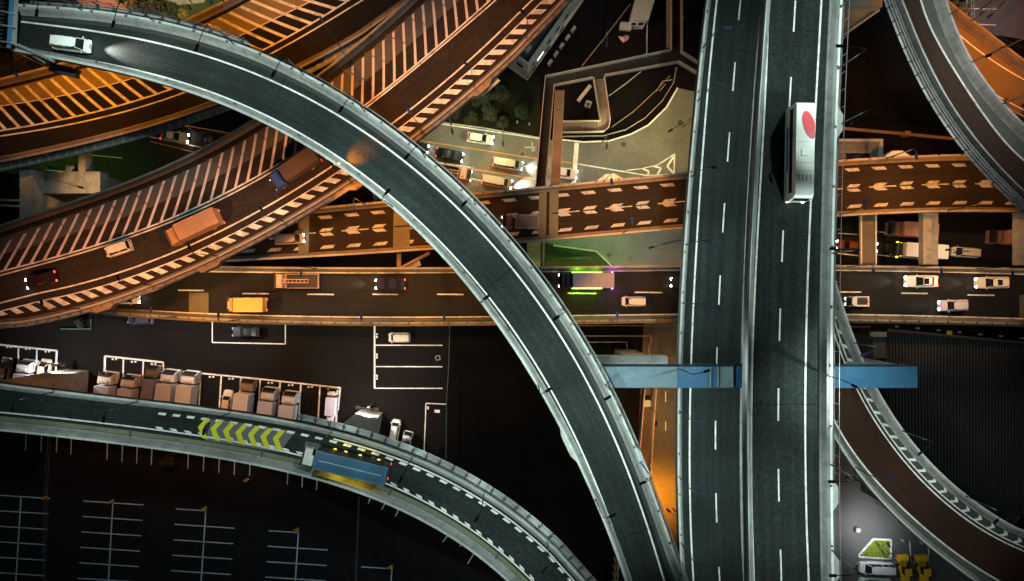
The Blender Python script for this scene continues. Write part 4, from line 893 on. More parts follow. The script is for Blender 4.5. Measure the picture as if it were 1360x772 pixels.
# ---------------------------------------------------------------- the coach
c = P(1068.5, 201, 32.3); cz = 29.0
t = thing('coach', 'white coach with a red ellipse on its roof on the upper carriageway', 'bus', (c.x, c.y, cz), R(-91.0), 'lorries and trucks')
L_, W_, H_ = 11.7, 2.5, 3.5; wp = paint((.70, .71, .68))
b = MB(); b.loft([ring(x, ww, .35, zz, .90, .06) for x, ww, zz in ((-L_/2, 1.16, H_*.96), (-L_/2+.15, 1.24, H_), (L_/2-.6, 1.25, H_), (L_/2-.2, 1.22, H_*.90), (L_/2, 1.12, H_*.55))]); part('body', b, wp, t, True)
g = MB()
for s in (-1, 1): g.box((-.2, s*1.245, 2.3), (L_-1.4, .03, 1.0))
g.poly([(L_/2-.17, -1.05, H_*.885), (L_/2-.17, 1.05, H_*.885), (L_/2+.012, 1.0, H_*.56), (L_/2+.012, -1.0, H_*.56)]); part('window_glass', g, GLASS, t, True)
e = MB(); cx_, cy_ = -3.15, .42
for seg in ((0, 1.0),):
    pts = []
    for a in np.linspace(0, 2*math.pi, 41)[:-1]:
        x, y = 1.75*math.cos(a), .72*math.sin(a); an = R(17)
        X, Y = cx_+x*math.cos(an)-y*math.sin(an), cy_+x*math.sin(an)+y*math.cos(an); pts.append((X, min(Y, 1.12), H_+.03))
    e.poly(pts)
part('roof_emblem', e, paint((.62, .06, .08), .5), t, True)
v_ = MB()
for k in range(4): v_.box((3.2, -.72+.48*k, H_+.03), (.85, .16, .06), 0, .02)
part('roof_vent', v_, paint((.40, .42, .40)), t, True); part('roof_hatch', MB().box((.2, 0, H_+.03), (.8, .9, .08), 0, .03), paint((.74, .75, .73)), t, True)
q = MB()
for x in (-5.4, -1.1, 1.4, 2.4, 4.0): q.box((x, 0, H_+.006), (.05, 2.1, .02))
part('roof_seam', q, paint((.38, .39, .38)), t, True)
part('rear_panel', MB().box((4.6, 0, H_+.01), (1.6, 2.0, .05), 0, .02), paint((.72, .74, .72)), t, True)
part('side_stripe', MB().box((-.6, -1.262, 1.3), (5.5, .02, .5)), paint((.03, .10, .45)), t, True)
for s in (-1, 1):
    m = MB(); m.box((L_/2+.05, s*1.5, 2.7), (.2, .22, .5), 0, .04); m.tube((L_/2-.25, s*1.15, 3.1), (L_/2+.05, s*1.5, 2.95), .04, 5); part('mirror', m, wp if s < 0 else CHAS, t, True)
wheels(t, (L_/2-2.4, -L_/2+2.6), 1.22, .5, .3); lights(t, L_, W_, .8, 1.2, True)
# ---------------------------------------------------------------- blue lorry on the chevron ramp
bt = truck('blue roofed lorry with a white cab and amber side lights on the chevron ramp', 456.5, 617, 21, 166.3, 11.9, 2.5, 3.6, 1.9, (.50, .51, .49), (.02, .062, .115), 'box', True, cabH=3.2, edge=(.06, .11, .15))
part('roof_ridge', MB().box((-1.0, 0, 3.66), (8.6, .07, .05)), paint((.28, .33, .36)), bt, True)
for s in (-1, 1):
    part('side_panel', MB().box((-1.0, s*1.235, 2.1), (8.7, .03, 2.0)), paint((.16, .12, .07)), bt, True)
    q = Matrix.Rotation(R(166.3), 3, 'Z')
    for x in (-4.2, -1.6, .4, 1.9):
        part('marker_light', MB().box((x, s*1.28, 1.1), (.34, .08, .12)), AMB, bt, True)
    spot(Vector(bt.location)+q @ Vector((-2.2, s*1.4, 1.0)), 130 if s > 0 else 40, (1, .72, .04), 150, target=Vector(bt.location)+q @ Vector((-2.2, s*3.4, .1)), flat_=False, name='amber_lamp')
    spot(Vector(bt.location)+q @ Vector((.9, s*1.4, 1.0)), 130 if s > 0 else 40, (1, .78, .04), 150, target=Vector(bt.location)+q @ Vector((.9, s*3.4, .1)), flat_=False, name='amber_lamp')
    spot(Vector(bt.location)+q @ Vector((-5.75, s*1.0, 1.0)), 50, (1, .06, .03), 150, target=Vector(bt.location)+q @ Vector((-7, s*1.5, .1)), flat_=False, name='tail_lamp')
part('rear_door', MB().box((-5.61, 0, 2.2), (.06, 2.3, 2.5), 0, .02), paint((.50, .53, .54)), bt, True)

# ---------------------------------------------------------------- truck yard
PG = 'lorries parked in the truck yard bays'
pale, mauve, crm = (.46, .48, .54), (.42, .43, .53), (.60, .60, .62)  # blue put into these paints to offset the warm lamp tint
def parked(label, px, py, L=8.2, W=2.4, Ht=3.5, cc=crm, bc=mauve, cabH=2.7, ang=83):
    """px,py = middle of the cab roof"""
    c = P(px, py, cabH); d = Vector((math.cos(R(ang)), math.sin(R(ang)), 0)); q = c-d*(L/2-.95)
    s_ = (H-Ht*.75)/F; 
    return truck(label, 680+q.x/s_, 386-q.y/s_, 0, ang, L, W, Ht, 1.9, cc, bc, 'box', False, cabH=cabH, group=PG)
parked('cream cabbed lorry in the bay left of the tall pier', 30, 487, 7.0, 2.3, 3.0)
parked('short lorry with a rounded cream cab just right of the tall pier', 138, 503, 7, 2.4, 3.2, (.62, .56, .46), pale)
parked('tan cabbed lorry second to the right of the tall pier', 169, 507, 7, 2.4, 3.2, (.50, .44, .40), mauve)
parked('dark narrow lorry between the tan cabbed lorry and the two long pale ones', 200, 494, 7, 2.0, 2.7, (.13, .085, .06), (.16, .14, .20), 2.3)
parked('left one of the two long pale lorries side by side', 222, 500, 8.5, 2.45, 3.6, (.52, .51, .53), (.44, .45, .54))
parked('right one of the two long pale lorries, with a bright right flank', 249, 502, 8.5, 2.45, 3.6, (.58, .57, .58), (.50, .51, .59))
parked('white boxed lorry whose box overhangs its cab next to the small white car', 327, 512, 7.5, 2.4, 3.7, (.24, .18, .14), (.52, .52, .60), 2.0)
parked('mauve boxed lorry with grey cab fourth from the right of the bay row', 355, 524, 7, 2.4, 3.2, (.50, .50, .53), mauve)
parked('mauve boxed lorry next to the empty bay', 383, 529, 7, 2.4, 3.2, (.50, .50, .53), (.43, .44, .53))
CG = 'cars parked around the truck yard'
car('small white car in the bay between the empty bay and the white boxed lorry', 301, 533, 0, 83, 3.6, 1.6, 1.5, (.70, .63, .55), 'hatch', False, group=CG)
car('white car with a dark windscreen at the picture edge of the truck yard', 5, 491, 0, 80, 4.0, 1.65, 1.5, (.20, .18, .17), 'hatch', False, group=CG)
car('cream rounded van nose beside the tall pier', 57, 495, 0, 83, 4.4, 1.7, 1.8, (.66, .60, .48), 'van', False, cat='van', name='microvan', group=CG)
truck('small pale box truck in the last bay of the row', 440, 534, 0, 86, 4.4, 1.65, 2.3, 1.1, (.42, .36, .30), (.42, .40, .46), 'box', False, group=PG, cabH=1.9)
car('white rounded car behind the small pale box truck', 440, 557, 0, 267, 3.8, 1.65, 1.5, (.66, .56, .54), 'hatch', False, group=CG)
car('white microvan right of the second pier', 524, 572, 0, 80, 3.5, 1.5, 1.8, (.68, .66, .62), 'van', False, cat='van', name='microvan', group=CG)
truck('white small pickup beside the catwalk of the chevron ramp', 539, 588, 0, 75, 3.6, 1.55, 1.8, 1.2, (.70, .69, .66), (.10, .10, .10), 'kei', False, 'pickup', group=CG)
car('white boxy car in the top bay right of the yard', 530, 448.5, 0, 180, 3.6, 1.6, 1.7, (.74, .69, .60), 'van', False, group=CG)
car('black car inside the outlined bay under the low viaduct', 326, 441, 0, 180, 4.6, 1.8, 1.5, (.012, .012, .014), 'sedan', False, group=CG)
car('dark car with a violet window half hidden under the edge of the low viaduct', 185, 424, 0, 180, 4.2, 1.75, 1.6, (.06, .045, .07), 'hatch', False, group=CG)
# ---------------------------------------------------------------- forecourt
car('long silver van beside the grass island', 1166, 756, 0, 178, 5.6, 1.9, 2.0, (.62, .64, .68), 'van', False, cat='van', name='delivery_van', group='vehicles of the forecourt')
car('silver van cut off by the bottom edge of the picture', 1164, 777, 0, 178, 5.2, 1.9, 1.9, (.60, .60, .66), 'van', False, cat='van', name='delivery_van', group='vehicles of the forecourt')
YP = paint((.78, .44, .01)); YD = paint((.50, .28, .01))
for i, (x, lab) in enumerate(((1200, 'yellow wheel loader beside the silver van'), (1225, 'yellow wheel loader right of the other one'))):
    c = P(x, 752, 1.2); t = thing('wheel_loader', lab, 'digger', (c.x, c.y, 0), R(97), 'yellow loaders parked on the forecourt')
    m = MB(); m.box((1.4, 0, 1.15), (.9, 1.9, .7), 0, .08); m.box((1.05, .75, 1.1), (1.0, .18, .3)); m.box((1.05, -.75, 1.1), (1.0, .18, .3)); part('bucket', m, YP, t, True)
    part('boom', MB().box((.5, .4, 1.2), (1.4, .16, .3), R(3)).box((.5, -.4, 1.2), (1.4, .16, .3), R(-3)), YD, t, True)
    part('body', MB().box((-1.3, 0, 1.05), (2.2, 1.35, 1.0), 0, .12), YP, t, True); part('front_frame', MB().box((.2, 0, .85), (1.0, 1.0, .6), 0, .08), YD, t, True)
    cb_ = part('cab', MB().box((-.55, 0, 1.95), (1.1, 1.15, 1.1), 0, .06, (.9, .9)), GLASS, t, True); part('roof', MB().box((-.55, 0, 2.53), (1.2, 1.2, .08), 0, .03), YP, cb_, True)
    wheels(t, (.45, -1.6), .95, .55, .36)
# ================================================================ BUILDINGS, WALKWAYS, FENCES, PLANTS
def xy(px, py, z): return tuple(P(px, py, z)[:2])
# long grey building beside the hatched road
zb = 8.4; A = P(702, 85.5, zb); B = P(786, -34, zb); ud = (B-A).normalized(); pd = Vector((-ud.y, ud.x, 0)); Lb = (B-A).length; Wd = 5.0
t = thing('long_building', 'long grey building with dark flat roof beside the hatched road at top centre', 'building', (A.x, A.y, 0))
def bp(s, d, z): return Vector((A.x, A.y, 0))+ud*s+pd*d+Vector((0, 0, z))
def slab(s0, s1, d0, d1, z0, z1, mb=None):
    mb = mb or MB(); mb.prism([bp(s, d, 0)[:2] for s, d in ((s0, d0), (s1, d0), (s1, d1), (s0, d1))], z0, z1); return mb
part('wall', slab(0, Lb, 0, Wd, 0, 7.7), WALLG, t)
rf = part('roof', slab(.25, Lb-.25, .25, Wd-.25, 7.7, 7.8), ROOFD, t)
m = MB()
for a in ((0, Lb, 0, .25), (0, Lb, Wd-.25, Wd), (0, .25, .25, Wd-.25), (Lb-.25, Lb, .25, Wd-.25)): slab(*a, 7.7, zb, m)
part('roof_parapet', m, WALLG, rf)
part('roof_unit', slab(1.4, 2.6, 1.2, 2.2, 7.8, 8.7), STEEL, rf); part('roof_unit', slab(6.5, 8, 1.5, 2.8, 7.8, 8.8), STEEL, rf)
for s0, s1, z0, z1 in ((1, 1.8, 4.8, 5.9), (5.2, 6.4, 4.7, 5.9), (7.6, 8.8, 4.7, 5.9), (10, 11.2, 4.7, 5.9), (1.2, 2.4, 1.2, 2.6), (5.2, 6.4, 1.2, 2.6), (9, 10.4, 1.2, 2.6)):
    w_ = part('window', slab(s0, s1, -.06, -.01, z0, z1), STEEL, t); part('pane', slab(s0+.08, s1-.08, -.08, -.065, z0+.08, z1-.08), GLASS, w_)
w_ = part('window', slab(2.5, 4.4, -.06, -.01, 3.4, 4.5), STEEL, t); part('pane', slab(2.6, 4.3, -.08, -.065, 3.5, 4.4), emis('lit_window', (1, .97, .85), 2.2), w_)
for d0 in (1.0, 2.8): w_ = part('window', (lambda mb: (mb.prism([bp(s, d, 0)[:2] for s, d in ((-.05, d0), (-.01, d0), (-.01, d0+1.2), (-.05, d0+1.2))], 4.8, 5.9), mb)[1])(MB()), GLASS, t)
for k in range(5):
    u_ = thing('air_conditioner', 'outdoor air conditioner unit %s along the long grey building' % ('nearest the building corner', 'second from the building corner', 'in the middle of the row', 'next to the last one', 'farthest from the building corner')[k], 'air conditioner', bp(4.0+k*1.7, -1.5, 0), 0, 'air conditioner units along the long building')
    part('casing', slab(4.0+k*1.7, 5.0+k*1.7, -1.7, -1.2, .1, 1.0), CONCD, u_); part('grille', slab(4.15+k*1.7, 4.85+k*1.7, -1.73, -1.71, .25, .85), DARKST, u_)
# white shed at top
t = thing('site_shed', 'white flat roofed shed at the top beside the walkway', 'shed', P(853, 15, 0))
pr_ = [xy(838, 26, 4.2), xy(860, 26, 4.2), xy(872, -12, 4.2), xy(848, -12, 4.2)]
m = MB(); m.prism(pr_, 0, 4.0); part('wall', m, WALLG, t)
m = MB(); m.prism([(x*1.0+dx, y+dy) for (x, y), (dx, dy) in zip(pr_, ((-.15, -.15), (.15, -.15), (.15, .15), (-.15, .15)))], 4.0, 4.25); part('roof', m, mat('cream_roof', (.42, .38, .30), .7, .15, 2, .1, 8), t)
a, b = Vector((*pr_[0], 0)), Vector((*pr_[1], 0)); e_ = (b-a).normalized()
for f in (.15, .6):
    w_ = part('window', MB().box(a+e_*(a-b).length*(f+.12)+Vector((0, -.04, 2.4)), (.8, .06, .9), math.atan2(e_.y, e_.x)), GLASS, t)
part('door', MB().box(a+e_*(a-b).length*.5+Vector((0, -.04, 1.1)), (.8, .05, 2.0), math.atan2(e_.y, e_.x)), CONCD, t)
t = thing('equipment_box', 'cream equipment box left of the white shed', 'cabinet', P(831, 36, 0))
part('casing', MB().box(P(831, 35.5, .9), (1.9, .9, 1.6), R(-6), .05), mat('cream_metal', (.36, .28, .20), .6, .1, 3, .1, 8), t); part('lid', MB().box(P(831, 35.5, 1.76), (2.0, 1.0, .1), R(-6), .02), STEEL, t)
t = thing('tarpaulin', 'crumpled pink tarpaulin lying on the dark yard', 'tarpaulin', P(828, 51, 0))
m = MB(); pts = [(821, 48), (826, 49), (831, 46.5), (836, 48), (834, 53), (828, 57), (824, 53)]; ctr = P(828.5, 50.5, .7)
for i in range(7): m.poly([P(*pts[i], .05+.15*(i % 2)), P(*pts[(i+1) % 7], .05+.15*((i+1) % 2)), ctr])
part('sheet', m, mat('pink_tarp', (.60, .34, .28), .6, .2, 4, .1, 9), t)

def fence(label, pts, h=1.3, gap=1.8, m_=STEEL, z=0, name='fence', cat='fence', group=None, rails=2, r=.035):
    pp = []
    for (x0, y0), (x1, y1) in zip(pts, pts[1:]):
        a, b = P(x0, y0, z), P(x1, y1, z); n = max(1, int((b-a).length/gap)); pp += [a+(b-a)*i/n for i in range(n)]
    pp.append(P(*pts[-1], z)); t = thing(name, label, cat, pp[0], 0, group)
    q = MB()
    for k in range(rails): q.wall(pp, r*2, r*2, h*(k+1)/rails-r)
    part('rail', q, m_, t); q = MB()
    for p in pp: q.tube(p, p+Vector((0, 0, h)), r*1.2, 5)
    part('post', q, m_, t, kind='stuff'); return t

# elevated footbridge: deck polygons with solid pale copings
t = thing('footbridge', 'dark angled pedestrian footbridge with pale handrails and a winding stair', 'footbridge', P(800, 100, 0))
zf = 5.5
deck = [[(890, -20), (904, -20), (904, 71), (890, 68.6)], [(724, 103.6), (890, 68.6), (904, 71), (900, 84), (735.7, 115)], [(900, 84), (904, 71), (930, 88), (930, 102)], [(724, 103.6), (735.7, 115), (724, 248), (711, 248)]]
m = MB()
for k, d in enumerate(deck): m.prism([xy(x, y, zf) for x, y in d], zf-.5-.004*k, zf-.004*k)
part('deck', m, mat('walkway_deck', (.022, .019, .017), .7, .2, 2, .2, 7), t)
rails_ = [[(890, -20), (890, 68.6), (724, 103.6), (711, 248)], [(904, -20), (904, 71), (930, 88)], [(724, 248), (735.7, 115), (786, 105)], [(802, 102), (900, 84), (930, 102)]]
PALE = mat('pale_rail', (.40, .36, .30), .6, .2, 3, .15, 8)
for r_ in rails_:
    q = MB(); q.wall([P(*p, zf) for p in r_], .14, 1.15); part('handrail', q, PALE, t)
q = MB()
for y in range(-10, 66, 4): q.box(P(887.5, y, zf+.1), (.5, .12, .9))
part('rung', q, PALE, t, kind='stuff')
# stair
q = MB(); n = 20
for k in range(n):
    f = k/n; zz = zf-.3-2.2*f; q.prism([xy(787.5+9*f, 106+56*f, zz), xy(801.8+8*f, 104.5+56*f, zz), xy(801.8+8*f, 106.6+56*f, zz), xy(787.5+9*f, 108+56*f, zz)], zz-.1, zz)
q.prism([xy(x, y, 3.0) for x, y in ((796, 162), (810, 160), (808, 170), (800, 176), (793, 176.5), (793, 162))], 2.8, 3.0)
for k in range(22):
    f = k/22; zz = 3.0-2.8*f; q.prism([xy(792-44*f, 162.4, zz), xy(792-44*f, 176, zz), xy(790.6-44*f, 176, zz), xy(790.6-44*f, 162.4, zz)], zz-.1, zz)
part('stair', q, mat('stair_tread', (.20, .17, .13), .7, .2, 3, .2, 8), t)
q = MB(); q.wall([P(787.5, 105, zf), P(796.6, 162, 3.0), P(747, 162.4, .3)], .12, 1.0); part('handrail', q, PALE, t)
q = MB(); q.wall([P(801.8, 103.6, zf), P(809.6, 160, 3.0), P(808, 170, 3.0), P(801, 176, 3.0), P(747, 177, .3)], .12, 1.0); part('handrail', q, PALE, t)
q = MB()
for x, y in ((728, 120), (718, 230), (897, 40), (850, 87), (803, 168)): q.tube(P(x, y, 0), P(x, y, 0)+Vector((0, 0, zf-.5 if y != 168 else 2.8)), .3, 10)
part('column', q, CONCD, t)
t = thing('steel_girder', 'brown steel girder running from the stair down to the arrow viaduct', 'girder', P(740, 180, 0))
part('web', MB().loft([[P(x, y, z_) for x, y in ((738, 120), (749, 120), (743, 250), (731, 250))] for z_ in (7.6, 8.8)]), RUST, t)
q = MB(); 
for a, b in (((738, 120), (731, 250)), ((749, 120), (743, 250))): q.wall([P(*a, 8.8), P(*b, 8.8)], .12, .12)
part('flange', q, mat('girder_edge', (.22, .15, .08), .6, .2, 3, .15, 8), t)
q = MB(); q.box(P(740, 146, 8.86), (1.9, .12, .1)); part('splice', q, DARKST, t)
fence('curved railing along the dark garden above the pale plaza', [(747, 183), (800, 182), (830, 174), (856, 158), (878, 136), (893, 112), (897, 92)], 1.1, 1.5, PALE, name='railing')
fence('orange lit railing inside the curved garden by the footbridge stair', [(812, 170), (840, 150), (870, 122), (888, 103)], .9, 2.0, mat('warm_rail', (.30, .20, .10), .6, .2, 3, .1, 8), name='railing')
fence('straight pipe rail in the dark garden under the footbridge', [(808, 129), (830, 113), (850, 97)], .9, 3, PALE, name='railing')
fence('thin diagonal rail across the dark yard left of the white shed', [(772, 90), (800, 55), (836, 8)], 1.0, 3, mat('warm_rail', (.3, .2, .1)), name='railing')
fence('upright pipe rail below the white shed', [(858, 74), (858, 50), (859, 20)], 1.0, 3, PALE, name='railing')
kb = MB(); kb.wall([P(x, y) for x, y in ((747, 186), (775, 189), (809, 187.5), (838, 178.5), (861, 166.5), (885, 143), (900, 117))], .25, .14); struct('kerb', kb, LINE)
kb = MB(); kb.wall([P(x, y) for x, y in ((735, 326), (792, 334), (815, 356))], .25, .14); struct('kerb', kb, CONC)
kb = MB(); kb.wall([P(x, y) for x, y in ((540, 157), (640, 170), (717, 183.5))], .2, .14, .01); struct('kerb', kb, CONC)
fence('dark railing in the green gap between the low viaducts', [(735, 345), (780, 343), (797, 356)], 1.0, 1.6, DARKST, name='railing')
# garden bits under the stair
t = thing('vent_unit', 'grey square vent unit under the footbridge stair', 'vent', P(781, 139, 0)); part('casing', MB().box(P(781, 139, .5), (1.0, 1.0, 1.0), R(-20), .05), STEEL, t); part('fan', MB().tube(P(781, 139, 1.0), P(781, 139, 1.06), .34, 12), DARKST, t)
t = thing('garden_bench', 'pale plank bench lying diagonally under the footbridge stair', 'bench', P(776, 124, 0)); part('seat', MB().box(P(776, 124, .45), (3.4, .6, .1), R(52)), PALE, t)
for k in (-1.3, 1.3): part('leg', MB().box(P(776, 124, .2)+Vector((k*math.cos(R(52)), k*math.sin(R(52)), 0)), (.1, .5, .4), R(52)), DARKST, t)
t = thing('plant_support', 'small pale steel frame at the tip of the curved garden', 'frame', P(878, 115, 0)); q = MB()
for a, b in (((872, 121), (880, 108)), ((880, 108), (893, 106)), ((876, 121), (884, 112))): q.tube(P(*a, .8), P(*b, .8), .06, 5); q.tube(P(*a, 0), P(*a, .8), .05, 5); q.tube(P(*b, 0), P(*b, .8), .05, 5)
part('frame', q, PALE, t)
for i, (x, y) in enumerate(((687, 163), (703, 166))):
    t = thing('bollard', ('white bollard on the dark verge left of the footbridge', 'white bollard on the dark verge nearest the footbridge')[i], 'bollard', P(x, y), 0, 'bollards on the dark verge'); part('post', MB().tube(P(x, y), P(x, y)+Vector((0, 0, 1.0)), .12, 8), CONC, t); part('cap', MB().tube(P(x, y)+Vector((0, 0, 1.0)), P(x, y)+Vector((0, 0, 1.1)), .15, 8, .08), STEEL, t)
t = thing('ground_sign', 'pale cross shaped post with arms by the street edge left of the footbridge', 'sign', P(706, 196, 0)); part('post', MB().tube(P(706, 196), P(706, 196)+Vector((0, 0, 2.5)), .08), CONC, t); part('arm', MB().box(P(704, 196, 2.5), (1.8, .2, .2)).box(P(707, 194, 2.5), (.2, 1.3, .2)).box(P(708, 199, 2.4), (.6, .6, .2)), CONC, t)

fence('orange lit guard rail left of the frame pier', [(-10, 266), (60, 268), (118, 275)], 1.0, 2.5, CONC, name='railing', r=.12)
fence('second orange lit guard rail left of the frame pier', [(-10, 273), (60, 276), (110, 283)], 1.0, 2.5, CONC, name='railing', r=.12)
# narrow walkway beside the service road
fence('left pale railing of the narrow walkway beside the orange service road', [(855, 515), (848, 600), (843, 690)], 1.2, 1.2, mat('pink_rail', (.45, .30, .22), .6, .2, 3, .1, 8), name='railing', rails=3, r=.07)
fence('right pale railing of the narrow walkway beside the orange service road', [(870, 515), (866, 570), (860, 690)], 1.2, 1.2, mat('pink_rail', (.45, .30, .22)), name='railing', rails=3, r=.07)
flat('path', [(855, 430), (870, 430), (861, 700), (842, 700)], mat('walkway_grate', (.10, .065, .045), .7, .3, 3, .3, 8), .008)
flat('path', [(874, 446), (905, 446), (905, 474), (874, 474)], PATCH, .02)
t = thing('utility_box', 'small cream utility box on the narrow walkway', 'cabinet', P(859, 536, 0)); part('casing', MB().box(P(859, 536, .6), (1.1, 1.0, 1.2), 0, .05), mat('cream_metal', (.36, .28, .20)), t); part('lid', MB().box(P(859, 536, 1.24), (1.2, 1.1, .08)), CONC, t)
fence('pale long rail below the low viaduct beside the curved ramp', [(765, 432), (840, 432), (902, 432)], 2.5, 3, mat('warm_rail', (.3, .2, .1)), name='railing')
fence('hooked pale rail near the left end of the blue beam', [(770, 446), (862, 446), (864, 450), (860, 462), (862, 474)], 1.2, 2, PALE, name='railing')
fence('lower grey rail in the black pit by the blue beam', [(775, 454), (831, 454), (833, 476)], 1.2, 2, STEEL, name='railing')
fence('green mesh fence between the truck yard and the black void', [(598, 432), (597, 480), (594, 530), (593, 606)], 1.6, 2, mat('green_mesh', (.06, .11, .09), .6, .2, 3, .1, 8))
fence('dark fence across the unlit car park', [(70, 570), (66, 650), (62, 790)], 1.2, 2.4, mat('faded_mesh', (.10, .10, .12), .7, .3, 3, .2, 8))
fence('second dark fence across the unlit car park', [(478, 660), (476, 720), (473, 790)], 1.2, 2.4, mat('faded_mesh', (.10, .10, .12)))
fence('orange steel ladder frame at the bottom beside the curved ramp', [(816, 720), (812, 790)], 5, 1.2, mat('warm_rail', (.3, .2, .1)), name='ladder_frame', cat='frame', r=.09)
for i, (x, y) in enumerate(((62, 660), (150, 665), (273.5, 674), (396.5, 702), (520.5, 752), (329.5, 636.5))):
    t = thing('marker_post', ('ochre marker post at the leftmost stall spine', 'ochre marker post at the second stall spine from left', 'ochre marker post at the third stall spine from left', 'ochre marker post at the fourth stall spine from left', 'yellow marker post at the rightmost stall spine', 'ochre marker post just below the chevron ramp')[i], 'marker post', P(x, y), 0, 'ochre marker posts in the unlit car park')
    part('post', MB().tube(P(x, y), P(x, y)+Vector((0, 0, .9)), .22, 8), mat('ochre_post', (.60, .34, .03), .5, .1, 3, .1, 9), t); part('base', MB().box(P(x, y, .06)+Vector((-.4, -.2, 0)), (.9, .3, .12), R(20)), mat('ochre_base', (.4, .24, .04)), t)
t = thing('traffic_cone', 'small amber box beside the corrugated roof under the low viaduct', 'box', P(1261, 442, 8.6)); part('box', MB().box(P(1261, 442, 9.0), (.6, .6, .5), 0, .03), mat('amber_box', (.65, .30, .03), .5, .1, 3, .1, 9), t); t['label'] = 'small amber box on the edge of the corrugated roof under the low viaduct'; t.name = 'amber_box'
t = thing('bay_marker', 'small pale square drain frame in the marked bays', 'drain cover', P(581.5, 475.5)); q = MB()
for k in range(4): q.box(P(581.5, 475.5, .05)+Matrix.Rotation(k*math.pi/2+R(12), 3, 'Z') @ Vector((.34, 0, 0)), (.12, .8, .08), k*math.pi/2+R(12))
part('frame', q, CONC, t); t.name = 'drain_cover'

# big corrugated roof on the right
t = thing('warehouse', 'large unlit warehouse with dark corrugated roof at right', 'warehouse', P(1270, 560, 0)); zr = 8.0
rp = [xy(1178, 440, zr), xy(1370, 458, zr), xy(1400, 640, zr), xy(1300, 690, zr), xy(1215, 590, zr), xy(1165, 505, zr)]
rp = [xy(1178, 440, zr), xy(1400, 461, zr), xy(1400, 690, zr), xy(1178, 672, zr)]
m = MB(); m.prism(rp, 0, zr-.3); part('wall', m, ROOFD, t)
m = MB(); a, b, c_, d_ = [Vector((*p, zr)) for p in rp]; n = 52
for k in range(n):
    f0, f1, f2, f3 = k/n, (k+.42)/n, (k+.5)/n, (k+.92)/n
    top = lambda f: a+(b-a)*f; bot = lambda f: d_+(c_-d_)*f; up = Vector((0, 0, .42))
    m.poly([top(f0), bot(f0), bot(f1), top(f1)]); m.poly([top(f1), bot(f1), bot(f2)+up, top(f2)+up]); m.poly([top(f2)+up, bot(f2)+up, bot(f3)+up, top(f3)+up]); m.poly([top(f3)+up, bot(f3)+up, bot((k+1)/n), top((k+1)/n)])
part('roof', m, mat('corrugated_roof', (.022, .021, .024), .6, .25, 1.0, .15, 6), t)
q = MB(); q.wall([a+Vector((0, .2, 0)), b+Vector((0, .2, 0))], .4, .25); part('gutter', q, mat('gutter_brown', (.10, .07, .05), .6, .2, 2, .1, 8), t)
q = MB()
for k in range(8): q.box(a+(b-a)*((k+.5)/8)+Vector((0, .9, -.2)), (.5, .3, .3))
part('bracket', q, STEEL, t)
t = thing('stair_tower', 'dark narrow roof hut with a pale capping between the warehouse and the dark red ramp', 'hut', P(1168, 458, 0))
part('wall', pxbox(MB(), 1160, 1177, 447, 476, 0, 8.6), ROOFD, t); part('capping', pxbox(MB(), 1160, 1177.5, 441, 447.6, 7.9, 9.0), mat('cream_metal', (.36, .28, .20)), t)
fence('pale square frame of a bay seen under the right end of the low viaduct', [(1125, 434), (1152, 434), (1152, 447), (1126, 447)], .8, 2, STEEL, name='railing')
# bottom right corner hut
t = thing('market_hut', 'cluttered lean to roof with pale beams at the lower right picture edge', 'shed', P(1350, 675, 0))
part('roof', MB().loft([[P(x, y, z_) for x, y in ((1326, 682), (1345, 696), (1390, 660), (1372, 640))] for z_ in (3.4, 3.6)]), mat('worn_roof', (.20, .16, .14), .7, .4, 4, .3, 8), t)
q = MB()
for a_, b_ in (((1336, 690), (1372, 655)), ((1343, 697), (1380, 662))): q.wall([P(*a_, 3.7), P(*b_, 3.7)], .2, .15)
part('beam', q, CONC, t); part('awning', MB().box(P(1342, 672, 3.9), (.9, .7, .5), R(45), .05), paint((.4, .06, .06)), t); part('post', MB().tube(P(1336, 688, 0), P(1336, 688, 3.4), .12).tube(P(1372, 655, 0), P(1372, 655, 3.4), .12), STEEL, t)
# hut roof right of the coach, beams above the arrow viaduct
t = thing('ventilation_hut', 'grey ventilation hut with a dark opening just above the arrow viaduct', 'hut', P(1140, 200, 0))
part('wall', pxbox(MB(), 1100, 1171, 188, 212, 0, 7.6), mat('hut_grey', (.16, .15, .12), .8, .2, 2, .15, 8), t)
q = MB(); pxbox(q, 1100, 1173, 184.5, 188, 7.0, 8.1); pxbox(q, 1169, 1173, 188.2, 212, 7.0, 8.1); part('coping', q, CONC, t)
part('opening', pxbox(MB(), 1124, 1156, 203.5, 212, 7.6, 7.64), GLASS, t); q = MB(); pxbox(q, 1115, 1157.5, 201, 203.3, 7.5, 7.9); pxbox(q, 1156.2, 1158, 203.5, 212, 7.5, 7.9); part('frame', q, CONCD, t)
t = thing('steel_beam', 'long brown steel beam crossing the dark void beside the coach', 'girder', P(1180, 175, 0)); 
q = MB(); q.loft([[P(1104, 167, z_), P(1275, 183, z_), P(1275, 187, z_), P(1104, 171, z_)] for z_ in (8.0, 8.6)]); part('beam', q, RUST, t); q = MB(); q.box(P(1203, 178.4, 8.4), (.9, .8, 1.2), 0, .05); part('clamp', q, RUST, t)
t = thing('service_building', 'pale concrete ledge building at the top between carriageway and brown ramp', 'building', P(1140, 10, 0))
m = MB(); m.prism([xy(1095, 50, 7), xy(1120, 47, 7), xy(1166, 15, 7), xy(1170, 8, 7), xy(1095, 8, 7)], 0, 7); part('wall', m, mat('ledge_concrete', (.20, .19, .15), .8, .25, 2, .15, 8), t)
m = MB(); m.prism([xy(1085, 9, 9), xy(1172, 9, 9), xy(1172, -30, 9), xy(1085, -30, 9)], 0, 9); part('upper_storey', m, mat('ledge_pale', (.30, .31, .26), .8, .2, 2, .1, 8), t)
